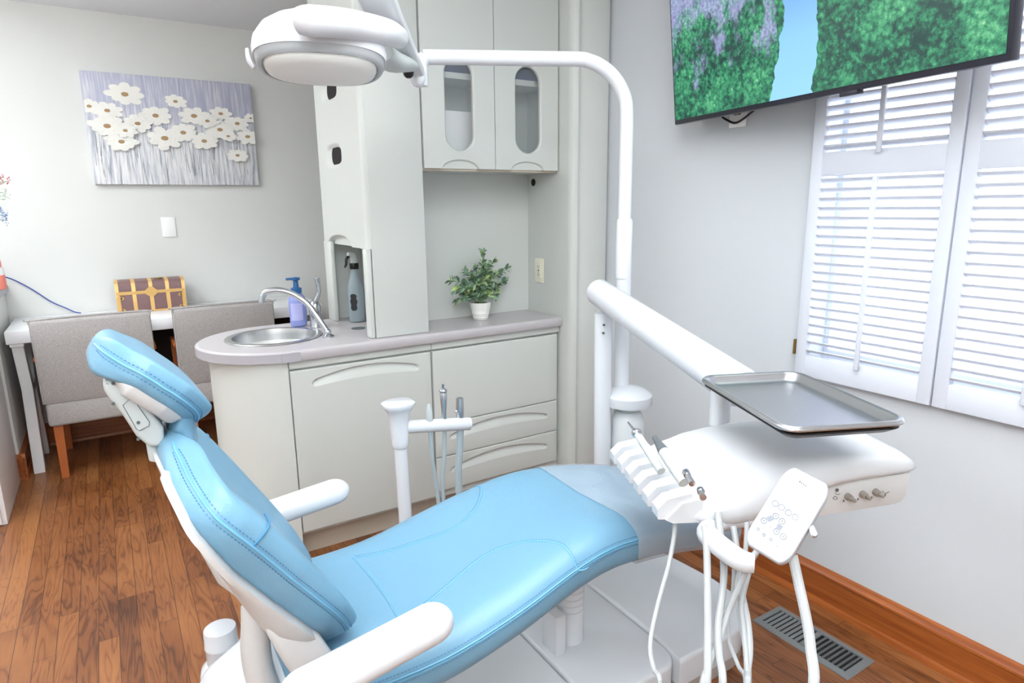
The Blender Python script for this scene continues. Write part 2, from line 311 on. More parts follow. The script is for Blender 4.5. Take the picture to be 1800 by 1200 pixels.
# ------------------------------------------------------------------ mesh builder
class MB:
    def __init__(s): s.bm = bmesh.new()
    def box(s, x0, x1, y0, y1, z0, z1, bev=0, mi=0, seg=2):
        return s.obox(Vector(((x0+x1)/2, (y0+y1)/2, (z0+z1)/2)), (Vector((1, 0, 0)), Vector((0, 1, 0)), Vector((0, 0, 1))), (abs(x1-x0)/2, abs(y1-y0)/2, abs(z1-z0)/2), bev, mi, seg)
    def obox(s, c, ax, h, bev=0, mi=0, seg=2):
        t = bmesh.new()
        vs = [t.verts.new(Vector(c)+ax[0]*(h[0]*i)+ax[1]*(h[1]*j)+ax[2]*(h[2]*k)) for i in (-1, 1) for j in (-1, 1) for k in (-1, 1)]
        for f in ((0, 1, 3, 2), (4, 6, 7, 5), (0, 4, 5, 1), (2, 3, 7, 6), (0, 2, 6, 4), (1, 5, 7, 3)): t.faces.new([vs[i] for i in f])
        if bev: bmesh.ops.bevel(t, geom=t.edges[:], offset=min(bev, min(h)*.98), segments=seg, affect='EDGES', profile=.5)
        s.merge(t, mi); return s
    def merge(s, t, mi=0):
        bmesh.ops.recalc_face_normals(t, faces=t.faces[:])
        mp = {}
        for v in t.verts: mp[v] = s.bm.verts.new(v.co)
        for f in t.faces:
            try: nf = s.bm.faces.new([mp[v] for v in f.verts]); nf.material_index = mi
            except ValueError: pass
        t.free()
    def rings(s, rs, cap=True, mi=0, closed=True, loop=False):
        t = bmesh.new(); V = [[t.verts.new(p) for p in r] for r in rs]; n = len(rs[0])
        rng = range(len(V)) if loop else range(len(V)-1)
        for i in rng:
            a, b = V[i], V[(i+1) % len(V)]
            for j in range(n if closed else n-1):
                k = (j+1) % n
                t.faces.new((a[j], a[k], b[k], b[j]))
        if cap and not loop:
            t.faces.new(list(reversed(V[0]))); t.faces.new(V[-1])
        s.merge(t, mi); return s
    def cyl(s, p0, p1, r0, r1=None, n=24, mi=0, bev=0):
        if r1 is None: r1 = r0
        p0 = Vector(p0); p1 = Vector(p1); d = (p1-p0); L = d.length; d = d/L
        if bev:
            prof = [(r0-bev, 0), (r0-bev*.3, bev*.3), (r0, bev), (r1, L-bev), (r1-bev*.3, L-bev*.3), (r1-bev, L)]
        else: prof = [(r0, 0), (r1, L)]
        return s.lathe(prof, p0, d, n, mi)
    def lathe(s, prof, c, axis=(0, 0, 1), n=32, mi=0, sx=1, sy=1, cap=True, ref=None):
        d = Vector(axis).normalized(); a = Vector(ref) if ref else (Vector((1, 0, 0)) if abs(d.x) < .9 else Vector((0, 1, 0)))
        a = (a-d*a.dot(d)).normalized(); b = d.cross(a); c = Vector(c)
        rs = [[c+d*z+(a*math.cos(q)*sx+b*math.sin(q)*sy)*max(r, 1e-5) for q in [2*PI*k/n for k in range(n)]] for r, z in prof]
        return s.rings(rs, cap, mi)
    def tube(s, pts, r, n=12, mi=0, smooth=6, flat=1.0, up=None):
        pts = [Vector(p) for p in pts]
        rr = r if isinstance(r, (list, tuple)) else [r]*len(pts)
        if smooth and len(pts) > 2: pts, rr = catmull(pts, rr, smooth)
        rs = []; pn = None
        for i, p in enumerate(pts):
            tg = (pts[min(i+1, len(pts)-1)]-pts[max(i-1, 0)]).normalized()
            if pn is None:
                a = Vector(up) if up else (Vector((0, 0, 1)) if abs(tg.z) < .9 else Vector((1, 0, 0)))
            else: a = pn
            a = (a-tg*a.dot(tg)).normalized(); pn = a; b = tg.cross(a)
            rs.append([p+(a*math.cos(q)*flat+b*math.sin(q))*rr[i] for q in [2*PI*k/n for k in range(n)]])
        return s.rings(rs, True, mi)
    def prism(s, pts, vec, mi=0, bev=0, seg=2):
        t = bmesh.new(); vec = Vector(vec)
        a = [t.verts.new(Vector(p)) for p in pts]; f = t.faces.new(a)
        r = bmesh.ops.extrude_face_region(t, geom=[f]); bmesh.ops.translate(t, vec=vec, verts=[g for g in r['geom'] if isinstance(g, bmesh.types.BMVert)])
        if bev:
            bmesh.ops.recalc_face_normals(t, faces=t.faces[:])
            ed = [e for e in t.edges if len(e.link_faces) == 2 and e.calc_face_angle(0) > .6]
            bmesh.ops.bevel(t, geom=ed, offset=bev, segments=seg, affect='EDGES', profile=.5)
        s.merge(t, mi); return s
    def plate(s, outer, inner, vec, mi=0):
        # flat ring between two loops of equal length, extruded by vec
        vec = Vector(vec); o = [Vector(p) for p in outer]; i_ = [Vector(p) for p in inner]
        return s.rings([o, i_, [p+vec for p in i_], [p+vec for p in o]], False, mi, True, True)
    def field(s, o, ux, uy, us, vs, h, nrm, mi=0, back=0):
        # height field: o + ux*u + uy*v + nrm*h(u,v); side skirt of depth back
        o = Vector(o); ux = Vector(ux); uy = Vector(uy); nrm = Vector(nrm)
        t = bmesh.new(); G = [[t.verts.new(o+ux*a+uy*b+nrm*h(a, b)) for b in vs] for a in us]
        for i in range(len(us)-1):
            for j in range(len(vs)-1): t.faces.new((G[i][j], G[i+1][j], G[i+1][j+1], G[i][j+1]))
        if back:
            n, k = len(us), len(vs)
            loop = [G[i][0] for i in range(n)]+[G[n-1][j] for j in range(1, k)]+[G[i][k-1] for i in range(n-2, -1, -1)]+[G[0][j] for j in range(k-2, 0, -1)]
            low = [t.verts.new(v.co-nrm*(nrm.dot(v.co-o)+back)) for v in loop]
            L = len(loop)
            for i in range(L): t.faces.new((loop[i], low[i], low[(i+1) % L], loop[(i+1) % L]))
            t.faces.new(low)
        s.merge(t, mi); return s
    def ball(s, c, r, n=16, mi=0, sc=(1, 1, 1), ax=None):
        c = Vector(c); ax = ax or (Vector((1, 0, 0)), Vector((0, 1, 0)), Vector((0, 0, 1)))
        rs = []
        for i in range(1, n):
            th = PI*i/n
            rs.append([c+ax[0]*(r*sc[0]*math.sin(th)*math.cos(q))+ax[1]*(r*sc[1]*math.sin(th)*math.sin(q))+ax[2]*(r*sc[2]*math.cos(th)) for q in [2*PI*k/(2*n) for k in range(2*n)]])
        return s.rings(rs, True, mi)
def catmull(pts, rr, k):
    P, Q = [], []
    n = len(pts)
    for i in range(n-1):
        p0, p1, p2, p3 = pts[max(i-1, 0)], pts[i], pts[i+1], pts[min(i+2, n-1)]
        for j in range(k):
            t = j/k
            P.append(.5*((2*p1)+(p2-p0)*t+(2*p0-5*p1+4*p2-p3)*t*t+(3*p1-p0-3*p2+p3)*t**3)); Q.append(rr[i]*(1-t)+rr[i+1]*t)
    P.append(pts[-1]); Q.append(rr[-1]); return P, Q
def interp(tab, x):
    if x <= tab[0][0]: return tab[0][1]
    for (a, va), (b, vb) in zip(tab, tab[1:]):
        if x <= b: return va+(vb-va)*(x-a)/(b-a)
    return tab[-1][1]
def rrect(w, h, r, n=6):
    pts = []
    for cx, cy, a0 in ((w/2-r, h/2-r, 0), (-w/2+r, h/2-r, 90), (-w/2+r, -h/2+r, 180), (w/2-r, -h/2+r, 270)):
        for k in range(n+1): pts.append((cx+r*math.cos(R(a0+90*k/n)), cy+r*math.sin(R(a0+90*k/n))))
    return pts

ORG = {}
def obj(name, mb, m, parent=None, loc=None, smooth=35, sub=0):
    me = bpy.data.meshes.new(name); o = bpy.data.objects.new(name, me); COL.objects.link(o)
    if parent is not None: org = ORG[parent.name]; o.parent = parent
    else:
        org = Vector(loc) if loc else Vector((0, 0, 0)); o.location = org
    ORG[o.name] = org
    for v in mb.bm.verts: v.co -= org
    bmesh.ops.recalc_face_normals(mb.bm, faces=mb.bm.faces[:])
    mb.bm.to_mesh(me); mb.bm.free()
    for k in (m if isinstance(m, (list, tuple)) else [m]): me.materials.append(M[k])
    for p in me.polygons: p.use_smooth = True
    if smooth < 180: me.set_sharp_from_angle(angle=R(smooth))
    if sub:
        md = o.modifiers.new('Subdivision', 'SUBSURF'); md.levels = sub; md.render_levels = sub
    return o
def tag(o, label=None, cat=None, group=None, kind=None):
    if label: o['label'] = label
    if cat: o['category'] = cat
    if group: o['group'] = group
    if kind: o['kind'] = kind
    return o
def thing(name, label, cat, loc, group=None):
    o = bpy.data.objects.new(name, None); COL.objects.link(o); o.location = loc; o.empty_display_size = .05
    ORG[o.name] = Vector(loc); return tag(o, label, cat, group)
def struct(name, mb, m): return tag(obj(name, mb, m), kind='structure')

# ================================================================== ROOM
WR = 1.95; WB = 4.5; XL = -2.2; YF = -1.6
struct('floor', MB().box(XL, WR+.1, YF, WB+.1, -.05, 0), 'floor')
struct('ceiling', MB().box(XL, WR+.1, YF, WB+.1, CEIL, CEIL+.05), 'ceil')
struct('wall_back', MB().box(XL, WR+.1, WB, WB+.1, 0, CEIL), 'wall')
WY0, WY1, WZ0, WZ1 = .44, 1.235, .83, 2.12
wr = MB()
wr.box(WR, WR+.12, YF, WY0, 0, CEIL).box(WR, WR+.12, WY1, WB, 0, CEIL).box(WR, WR+.12, WY0, WY1, 0, WZ0).box(WR, WR+.12, WY0, WY1, WZ1, CEIL)
struct('wall_right', wr, 'wall_r')
struct('wall_far_left', MB().box(XL-.1, XL, YF, WB, 0, CEIL), 'wall')
struct('wall_front', MB().box(XL, WR+.1, YF-.1, YF, 0, CEIL), 'wall')
# half wall on the left with cap
struct('wall_left', MB().box(-1.1, -.505, 3.98, WB, 0, .92), 'wall')
# baseboards
def baseboard(name, p0, p1, nrm, m):
    p0 = Vector(p0); p1 = Vector(p1); nrm = Vector(nrm)
    prof = [(0, 0), (.026, 0), (.026, .008), (.022, .018), (.015, .021), (.015, .104), (.018, .108), (.018, .116), (.012, .122), (.008, .132), (0, .136)]
    struct(name, MB().rings([[p+nrm*a+Vector((0, 0, b)) for a, b in prof] for p in (p0, p1)]), m)
baseboard('baseboard_right', (WR, YF, 0), (WR, 2.27, 0), (-1, 0, 0), 'trimy')
baseboard('baseboard_back', (-.505, WB, 0), (1.7, WB, 0), (0, -1, 0), 'trimx')
baseboard('baseboard_left', (-1.1, 3.98, 0), (-.479, 3.98, 0), (0, -1, 0), 'trimx')
baseboard('trim_1', (-.505, 3.955, 0), (-.505, WB-.03, 0), (1, 0, 0), 'trimy')

# window behind the shutters
g = MB(); 
for a, b, c, d in ((WY0+.0005, WY1-.0005, WZ0+.0005, WZ0+.04), (WY0+.0005, WY1-.0005, WZ1-.04, WZ1-.0005), (WY0, WY0+.016, WZ0+.0405, WZ1-.0405), (WY1-.016, WY1, WZ0+.0405, WZ1-.0405), (WY0+.041, WY1-.041, 1.46, 1.50)):
    g.box(WR+.075, WR+.115, a, b, c, d)
win = struct('window_1', g, 'shut')
obj('window_pane', MB().box(WR+.09, WR+.096, WY0+.03, WY1-.03, WZ0+.03, WZ1-.03), 'winglass', win)

# ================================================================== SHUTTERS
def shutter(y0, y1, label, hinge):
    x1, x0 = WR-.004, WR-.034
    z0, z1 = .79, 2.14
    t = thing('plantation_shutter', label, 'shutter', (WR-.02, (y0+y1)/2, z0), 'plantation shutters over the window')
    st = .038
    f = MB()
    a0, a1 = y0+.0015, y1-.0015
    f.box(x0, x1, a0, a0+st, z0, z1, .004).box(x0, x1, a1-st, a1, z0, z1, .004)
    f.box(x0+.002, x1-.002, a0+st-.002, a1-st+.002, z0, .862, .003).box(x0+.002, x1-.002, a0+st-.002, a1-st+.002, 1.436, 1.507, .003).box(x0+.002, x1-.002, a0+st-.002, a1-st+.002, z1-.06, z1, .003)
    obj('shutter_frame', f, 'shut', t)
    for zz0, zz1, n in ((.862, 1.436, 20), (1.507, z1-.06, 20)):
        l = MB(); pit = (zz1-zz0)/n
        for k in range(n):
            zc = zz0+pit*(k+.5); th = R(22)
            ax = Vector((math.cos(th), 0, -math.sin(th))); up = Vector((math.sin(th), 0, math.cos(th)))
            rs = []
            for yy in (a0+st+.001, a1-st-.001):
                c = Vector((WR-.019, yy, zc))
                rs.append([c+ax*(.0165*math.cos(q))+up*(.0045*math.sin(q)) for q in [2*PI*i/12 for i in range(12)]])
            l.rings(rs)
        obj('louvers', l, 'shut', t)
    yc = (y0+y1)/2
    for za, zb in ((.862-.012, 1.436-.004), (1.507-.012, z1-.09)):
        obj('tilt_rod', MB().box(x0-.0135, x0-.0025, yc-.0075, yc+.0075, za, zb, .003), 'shut', t)
    if hinge:
        for hz in (.86, 1.9):
            h = MB(); h.box(x0-.001, x1-.004, y1-.001, y1+.004, hz, hz+.05).cyl((x0-.002, y1+.002, hz), (x0-.002, y1+.002, hz+.05), .004, n=10)
            obj('hinge', h, 'brass', t)
shutter(.838, 1.268, 'white louvered shutter panel next to the grey wall, behind the tray corner', True)
shutter(.406, .837, 'white louvered shutter panel farther right, cut off by the photo edge', False)

# ================================================================== CABINETRY
YC = 2.36       # face of the base cabinets
CT = .85        # counter top height
# --- side panel column against the right wall
sp = thing('end_panel', 'tall greige end panel between the cabinets and the grey wall', 'panel', (1.85, 2.4, 0))
f = MB()
f.box(1.745, 1.765, 2.39, 2.97, 0, CEIL-.005)
rs = []
for z in (0.0, CEIL-.005):
    pr = [(1.7449, 2.41), (1.7449, 2.31), (1.748, 2.292), (1.757, 2.280), (1.775, 2.274), (1.790, 2.281), (1.80, 2.281), (1.810, 2.274), (1.925, 2.268), (1.938, 2.272), (WR-.002, 2.285), (WR-.002, 2.40)]
    rs.append([Vector((x, y, z)) for x, y in pr])
f.rings(rs)
obj('panel_body', f, 'cab', sp)
k = MB(); k.cyl((1.7435, 2.575, 1.462), (1.7455, 2.575, 1.462), .017, n=24)
obj('cable_hole', k, 'black', sp)['label'] = 'round black cable hole'
# electrical outlet on it
oc = RX(1.744, 949, 475)
ot = thing('wall_outlet', 'ivory outlet plate on the side panel right of the potted plant', 'outlet', oc)
obj('cover_plate', MB().box(1.739, 1.744, oc.y-.036, oc.y+.036, oc.z-.058, oc.z+.058, .003), 'ivory', ot)
obj('socket_face', MB().box(1.736, 1.740, oc.y-.017, oc.y+.017, oc.z-.034, oc.z+.034, .002), 'ivory', ot)
s_ = MB()
for dz in (-.02, .02):
    for dy in (-.006, .006): s_.box(1.7352, 1.7362, oc.y+dy-.001, oc.y+dy+.001, oc.z+dz-.004, oc.z+dz+.004)
    s_.cyl((1.7352, oc.y, oc.z+dz*.55), (1.7362, oc.y, oc.z+dz*.55), .0022, n=10)
s_.box(1.7352, 1.7362, oc.y-.006, oc.y+.006, oc.z-.003, oc.z+.003)
obj('slots', s_, 'dgrey', ot)

# --- recessed front panel with swoosh pull
def smooth01(x): x = max(0, min(1, x)); return x*x*(3-2*x)
def swoosh(W, H, x0, x1, te, tm, be, bm, depth=.013):
    def fn(u, v):
        if u < x0-.02 or u > x1+.02: return edge(u, v)
        t = max(0, min(1, (u-x0)/(x1-x0))); k = 1-(2*t-1)**2
        top = H-(te+(tm-te)*k); low = H-(be+(bm-be)*k); rr = (be-te)/2
        d = min(top-v, v-low)
        if u < x0+rr: d = rr-math.hypot(u-x0-rr, v-(top+low)/2)
        if u > x1-rr: d = rr-math.hypot(u-x1+rr, v-(top+low)/2)
        if d <= -.002: return edge(u, v)
        return edge(u, v)-depth*smooth01((d+.002)/.007)*smooth01((v-low+.004)/((top-low)*.9))
    def edge(u, v):
        e = min(u, W-u, v, H-v); return -.004*(1-math.sqrt(max(0, 1-(1-min(e, .004)/.004)**2))) if e < .004 else 0
    return fn
def lin(a, b, n): return [a+(b-a)*i/n for i in range(n+1)]
def front(parent, name, x0, x1, z0, z1, y, pull=None, m='cab'):
    W, H = x1-x0, z1-z0
    us = [0, .001, .002, .004]+(lin(pull[0]-.02, pull[1]+.02, 110) if pull else lin(W*.1, W*.9, 3))+[W-.004, W-.002, W-.001, W]
    vs = [0, .001, .002, .004]+(lin(H-pull[4]-.012, H-pull[3]+.008, 70) if pull else lin(H*.1, H*.9, 3))+[H-.004, H-.002, H-.001, H]
    fn = swoosh(W, H, *pull) if pull else swoosh(W, H, 9, 10, 0, 0, .1, .1)
    return obj(name, MB().field((x0, y, z0), (1, 0, 0), (0, 0, 1), us, vs, fn, (0, -1, 0), back=.018), m, parent, smooth=50)

bc = thing('base_cabinet', 'greige base cabinet with rounded end beneath the sink', 'cabinet', (.8, 2.6, 0))
b = MB()
b.box(.50, 1.087, YC+.02, 2.95, .11, .808)
obj('cabinet_body', b, 'cab', bc)
CXR, CYR = .555, 2.645
arc = [(CXR+.235*math.cos(a), CYR+.255*math.sin(a)) for a in [R(-90-180*i/36) for i in range(37)]]
arc = [(.508, CYR-.282)]+[(x, y-.018) if i < 5 else (x, y) for i, (x, y) in enumerate(arc)]
arc = [(.512, YC)]+[(CXR+.25*math.cos(a)-.02, CYR+.285*math.sin(a)) for a in [R(-100-165*i/36) for i in range(37)]]+[(.512, 2.93)]
obj('rounded_end', MB().prism([Vector((x, y, .0)) for x, y in arc], (0, 0, .808)), 'cab', bc)
obj('toe_kick', MB().box(.515, 1.087, YC+.075, YC+.095, 0, .112), 'toe', bc)
obj('apron', MB().box(.515, 1.0865, YC, YC+.022, .778, .808, .004), 'cab', bc)
front(bc, 'door', .517, 1.083, .125, .770, YC, (.080, .510, .046, .014, .072, .060))
dc = thing('drawer_cabinet', 'greige drawer cabinet right of the sink cabinet door', 'cabinet', (1.41, 2.6, 0))
obj('cabinet_body', MB().box(1.0885, 1.742, YC+.02, 2.95, .11, .808), 'cab', dc)
obj('toe_kick', MB().box(1.0885, 1.742, YC+.075, YC+.095, 0, .112), 'toe', dc)
obj('apron', MB().box(1.0875, 1.742, YC, YC+.022, .778, .808, .004), 'cab', dc)
front(dc, 'drawer_front', 1.091, 1.730, .452, .770, YC)
front(dc, 'drawer_front', 1.091, 1.730, .301, .449, YC, (.07, .580, .058, .020, .080, .066))
front(dc, 'drawer_front', 1.091, 1.730, .145, .298, YC, (.07, .580, .058, .020, .080, .066))

# --- countertop with sink cut-out
SX, SY, SRX = .535, 2.66, .168
def with_hole(mb, outer, inner, z0, z1):
    t = bmesh.new()
    def loop(ps, z):
        vs = [t.verts.new((x, y, z)) for x, y in ps]; return vs, [t.edges.new((vs[i], vs[(i+1) % len(vs)])) for i in range(len(vs))]
    for z in (z0, z1):
        a, ea = loop(outer, z); b_, eb = loop(inner, z)
        bmesh.ops.triangle_fill(t, use_beauty=True, edges=ea+eb)
        if z == z0: la, lb = a, b_
    for lo, hi in ((la, a), (lb, b_)):
        for i in range(len(lo)):
            k = (i+1) % len(lo); t.faces.new((lo[i], lo[k], hi[k], hi[i]))
    mb.merge(t)
def off_outline(d, z=0):
    # counter outline inset by d
    o = [(1.742, 2.338+d), (1.2, 2.338+d), (.8, 2.338+d), (CXR, 2.338+d)]
    o += [(CXR+(.312-d)*math.cos(a), CYR+(.307-d)*math.sin(a)) for a in [R(-90-180*i/48) for i in range(1, 48)]]
    o += [(CXR, 2.952-d), (.9, 2.952-d), (1.742, 2.952-d)]
    return o
ct = thing('countertop', 'mauve grey countertop with rounded sink end and bullnose edge', 'countertop', (1, 2.64, .81))
c = MB()
hole = [(SX+SRX*math.cos(q), SY+SRX*math.sin(q)) for q in [2*PI*i/48 for i in range(48)]]
rs = []
for d, z in ((.004, .81), (0, .815), (0, .838), (.0015, .844), (.005, .848), (.010, .85)): rs.append([Vector((x, y, z)) for x, y in off_outline(d)])
c.rings(rs, cap=False)
t_ = bmesh.new()
for z, d in ((.85, .010), (.81, .004)):
    a = [t_.verts.new((x, y, z)) for x, y in off_outline(d)]; b_ = [t_.verts.new((x, y, z)) for x, y in hole]
    ee = [t_.edges.new((q[i], q[(i+1) % len(q)])) for q in (a, b_) for i in range(len(q))]
    bmesh.ops.triangle_fill(t_, use_beauty=True, edges=ee)
c.merge(t_)
obj('slab', c, 'counter', ct, smooth=60)
bd = MB(); o_ = [p for p in off_outline(-.0015)[2:44]]
o_[0] = (.47, 2.3365)
o_ = [(.49, 2.3365)]+[p for p in off_outline(-.0015)[3:46]]
i_ = [(.49, 2.3395)]+[p for p in off_outline(.003)[3:46]]
rs = [[Vector((*o_[k], .811)), Vector((*o_[k], .8435)), Vector((*i_[k], .8435)), Vector((*i_[k], .811))] for k in range(len(o_))]
bd.rings(rs)
obj('edge_band', bd, 'band', ct)['label'] = 'flat grey edge band around the rounded end'
# sink
sk = thing('sink', 'round stainless steel basin set in the counter end', 'sink', (SX, SY, .70))
obj('rim', MB().lathe([(SRX-.006, .8485), (SRX+.014, .8505), (SRX+.020, .852), (SRX+.018, .8545), (SRX+.004, .8565), (SRX-.008, .854), (SRX-.010, .846)], (SX, SY, 0), n=64, cap=False), 'steel', sk)
obj('bowl', MB().lathe([(SRX-.009, .853), (SRX-.013, .83), (SRX-.018, .76), (SRX-.04, .712), (SRX-.09, .702), (.03, .70), (.001, .70)], (SX, SY, 0), n=64, cap=False), 'steel', sk)
obj('drain', MB().lathe([(.03, .702), (.03, .706), (.02, .706), (.018, .703), (.001, .703)], (SX, SY, 0), n=24), 'chrome', sk)

# faucet
fb = RZ(CT, 577, 592); fv = RZ(CT, 556, 575)
fa = thing('faucet', 'chrome faucet with long arched spout over the round sink', 'faucet', (fb.x, fb.y, CT))
obj('spout_base', MB().lathe([(.024, 0), (.024, .005), (.018, .009), (.012, .014), (.014, .02), (.012, .027), (.009, .03)], (fb.x, fb.y, CT), n=24), 'chrome', fa)
pp = [Vector((fb.x, fb.y, CT+.02))]
sink_dir = Vector((SX-fb.x+.0, SY-fb.y, 0))
tipY = fb.y+.13
for (px, py), s_k in zip(((560, 560), (540, 534), (515, 517), (490, 510), (468, 513), (461, 521)), (.25, .45, .62, .78, .93, .97)):
    pp.append(RY(fb.y+(.13*s_k), px, py))
tip = RY(fb.y+.13*.98, 460, 531)
obj('spout', MB().tube(pp, [.0105, .011, .0115, .012, .0125, .0125, .013], n=14), 'chrome', fa)
obj('aerator', MB().cyl(pp[-1], tip, .011, .012, 18), 'chrome', fa)
hb = MB(); hb.lathe([(.026, 0), (.026, .004), (.024, .008), (.023, .065), (.026, .075), (.026, .095), (.015, .115), (.006, .12)], (fv.x, fv.y, CT), n=24)
obj('valve_body', hb, 'chrome', fa)
q0 = Vector((fv.x, fv.y, CT+.105))
obj('lever', MB().tube([q0, RY(fv.y-.01, 560, 515), RY(fv.y-.02, 559, 498), RY(fv.y-.02, 557, 488)], [.013, .009, .009, .012], n=12), 'chrome', fa)

# soap bottle
sb = RZ(CT, 526, 573)
so = thing('soap_bottle', 'lilac foaming soap bottle with blue pump behind the faucet', 'bottle', (sb.x, sb.y, CT))
obj('bottle_body', MB().lathe([(.022, 0), (.033, .004), (.036, .02), (.037, .105), (.034, .125), (.024, .14), (.018, .148)], (sb.x, sb.y, CT), n=32, sy=.8), 'soap', so)
cdir = Vector((-sb.x, -sb.y, 0)).normalized(); cr = Vector((-cdir.y, cdir.x, 0))
lb = MB(); rs = []
for dz in (.03, .105):
    rs.append([Vector((sb.x+.0385*math.sin(q), sb.y-.0385*.8*math.cos(q), CT+dz)) for q in [R(-60+8*i) for i in range(11)]])
lb.rings(rs, cap=False, closed=False)
obj('label_sticker', lb, 'label', so)
pm = MB(); pm.lathe([(.022, .146), (.023, .168), (.012, .172), (.010, .20), (.018, .203), (.019, .213), (.006, .216)], (sb.x, sb.y, CT), n=24)
pm.obox((sb.x-.02, sb.y, CT+.209), (Vector((1, 0, 0)), Vector((0, 1, 0)), Vector((0, 0, 1))), (.02, .007, .005), .003)
obj('pump', pm, 'soapb', so)

# --- tall dispenser tower standing on the counter
TX0, TX1, TY0, TY1 = .845, 1.090, 2.385, 2.955
tw = thing('dispenser_tower', 'tall greige tower cabinet with two rounded openings above the spray bottle', 'cabinet', (.97, 2.6, CT))
ZA = 1.20
b = MB()
b.box(TX0+.02, TX1, TY0+.012, TY0+.03, CT+.001, CEIL-.005)
b.box(TX1-.016, TX1-.001, TY0+.02, TY1, CT+.001, CEIL-.005)
b.box(TX0+.02, TX1-.01, TY1-.016, TY1, CT+.001, CEIL-.005)
b.box(TX0+.046, TX1-.01, TY0+.02, TY1-.01, ZA+.002, ZA+.015)
b.box(TX0+.165, TX0+.175, TY0+.02, TY1-.01, CT+.001, ZA+.012)
obj('tower_body', b, 'cab', tw)
fr = MB(); fr.box(TX0+.018, TX1-.001, TY0-.006, TY0+.014, CT+.001, CEIL-.006, .003)
obj('front_panel', fr, 'cab', tw)
fr = MB(); fr.box(TX0-.004, TX0+.016, TY0-.002, TY0+.045, CT+.001, ZA+.0, .005)
obj('corner_stile', fr, 'cab', tw)
# left face as a height field in (y, z) with two scooped openings and an arch at the lower edge
holes = [RX(TX0, 577, 158), RX(TX0, 586, 274)]
U0, U1 = TY0-.002, TY1
def hz(u, v):
    y = U0+u; z = ZA+v; d = 0
    e = min(y-U0, U1-y)
    if e < .02: d -= .02*(1-math.sqrt(max(0, 1-(1-e/.02)**2)))
    for h in holes:
        a = (y-h.y)/.112; bb = (z-h.z)/.050
        r = (abs(a)**3.2+abs(bb)**3.2)**(1/3.2)
        if r < 1: d -= .012*smooth01((1-r)/.4)
    # scooped arch finger pull at the bottom
    yc = TY0+.335; a = (y-yc)/.16; top = .045*math.sqrt(max(0, 1-a*a)) if abs(a) < 1 else 0
    if v < top: d -= .022*smooth01((top-v)/.012)
    return d
us = lin(0, .02, 6)+lin(.03, U1-U0-.03, 150)+lin(U1-U0-.02, U1-U0, 6)
vs = lin(0, .06, 24)+lin(.07, .25, 6)
zs = sorted([h.z-ZA for h in holes])
v0 = zs[0]-.08
vs = vs[:-1]+lin(.25, v0, 4)[1:]+lin(v0, v0+.16, 44)[1:]
v1 = zs[1]-.08; vs += lin(vs[-1], v1, 5)[1:]+lin(v1, v1+.16, 44)[1:]+lin(v1+.16, CEIL-.006-ZA, 6)[1:]
obj('side_panel', MB().field((TX0, U0, ZA), (0, 1, 0), (0, 0, 1), us, vs, hz, (-1, 0, 0), back=.045), 'cab', tw, smooth=60)
for h in holes:
    op = MB(); pts = rrect(.158, .074, .034)
    op.prism([Vector((TX0+.0115, h.y-.026+a, h.z+.001+b_)) for a, b_ in pts], (-.001, 0, 0))
    obj('opening', op, 'dark', tw)['label'] = 'dark rounded dispenser opening'
# alcove side lips
al = MB(); al.box(TX0, TX0+.018, TY1-.10, TY1, CT+.001, ZA+.01, .004)
obj('alcove_post', al, 'cab', tw)
# spray bottle in the alcove
sy = RZ(CT, 626, 572)
sy = Vector((TX0+.085, 2.60, 0)); 
syb = RX(TX0+.085, 629, 570)
sy = Vector((TX0+.085, syb.y, CT))
sr = thing('spray_bottle', 'clear spray bottle with black label and black trigger in the tower alcove', 'bottle', sy)
obj('bottle_body', MB().lathe([(.028, 0), (.034, .004), (.036, .02), (.036, .14), (.033, .165), (.022, .20), (.016, .225), (.015, .24)], sy, n=32), 'greyclear', sr)
obj('collar', MB().lathe([(.019, .238), (.020, .242), (.020, .262), (.018, .265)], sy, n=20), 'black', sr)
hd = MB(); hd.tube([sy+Vector((0, 0, .262)), sy+Vector((0, 0, .285)), sy+Vector((-.006, -.005, .30)), sy+Vector((-.03, -.012, .306))], [.015, .016, .014, .008], n=12)
obj('spray_head', hd, 'greyp', sr)
obj('trigger', MB().tube([sy+Vector((-.022, -.008, .298)), sy+Vector((-.036, -.01, .285)), sy+Vector((-.04, -.012, .262)), sy+Vector((-.047, -.012, .248))], [.006, .007, .006, .004], n=10), 'black', sr)
lb = MB(); rs = []
for dz, wd in ((.055, 14), (.065, 24), (.08, 20), (.095, 28), (.11, 20), (.122, 24), (.13, 12)):
    rs.append([Vector((sy.x+.0368*math.cos(R(q)), sy.y+.0368*math.sin(R(q)), CT+dz)) for q in [232+wd*(i/8-.5)*2 for i in range(9)]])
lb.rings(rs, cap=False, closed=False)
obj('label_sticker', lb, 'chalk', sr)
rg = MB().lathe([(.028, .0), (.034, .0), (.034, .003), (.028, .003)], (TX0+.06, TY0+.10, CT), n=24); 
rg.lathe([(.028, .0005), (.0001, .0005)], (TX0+.06, TY0+.10, CT), n=24)
rg = MB(); rc = RZ(CT, 630, 577); rg.lathe([(.030, .0005), (.030, .002), (.001, .002)], (rc.x, rc.y, CT), n=28)
tag(obj('hole_grommet', rg, 'dgrey', None, (rc.x, rc.y, CT)), 'dark round hole cover in the counter beside the spray bottle', 'grommet')

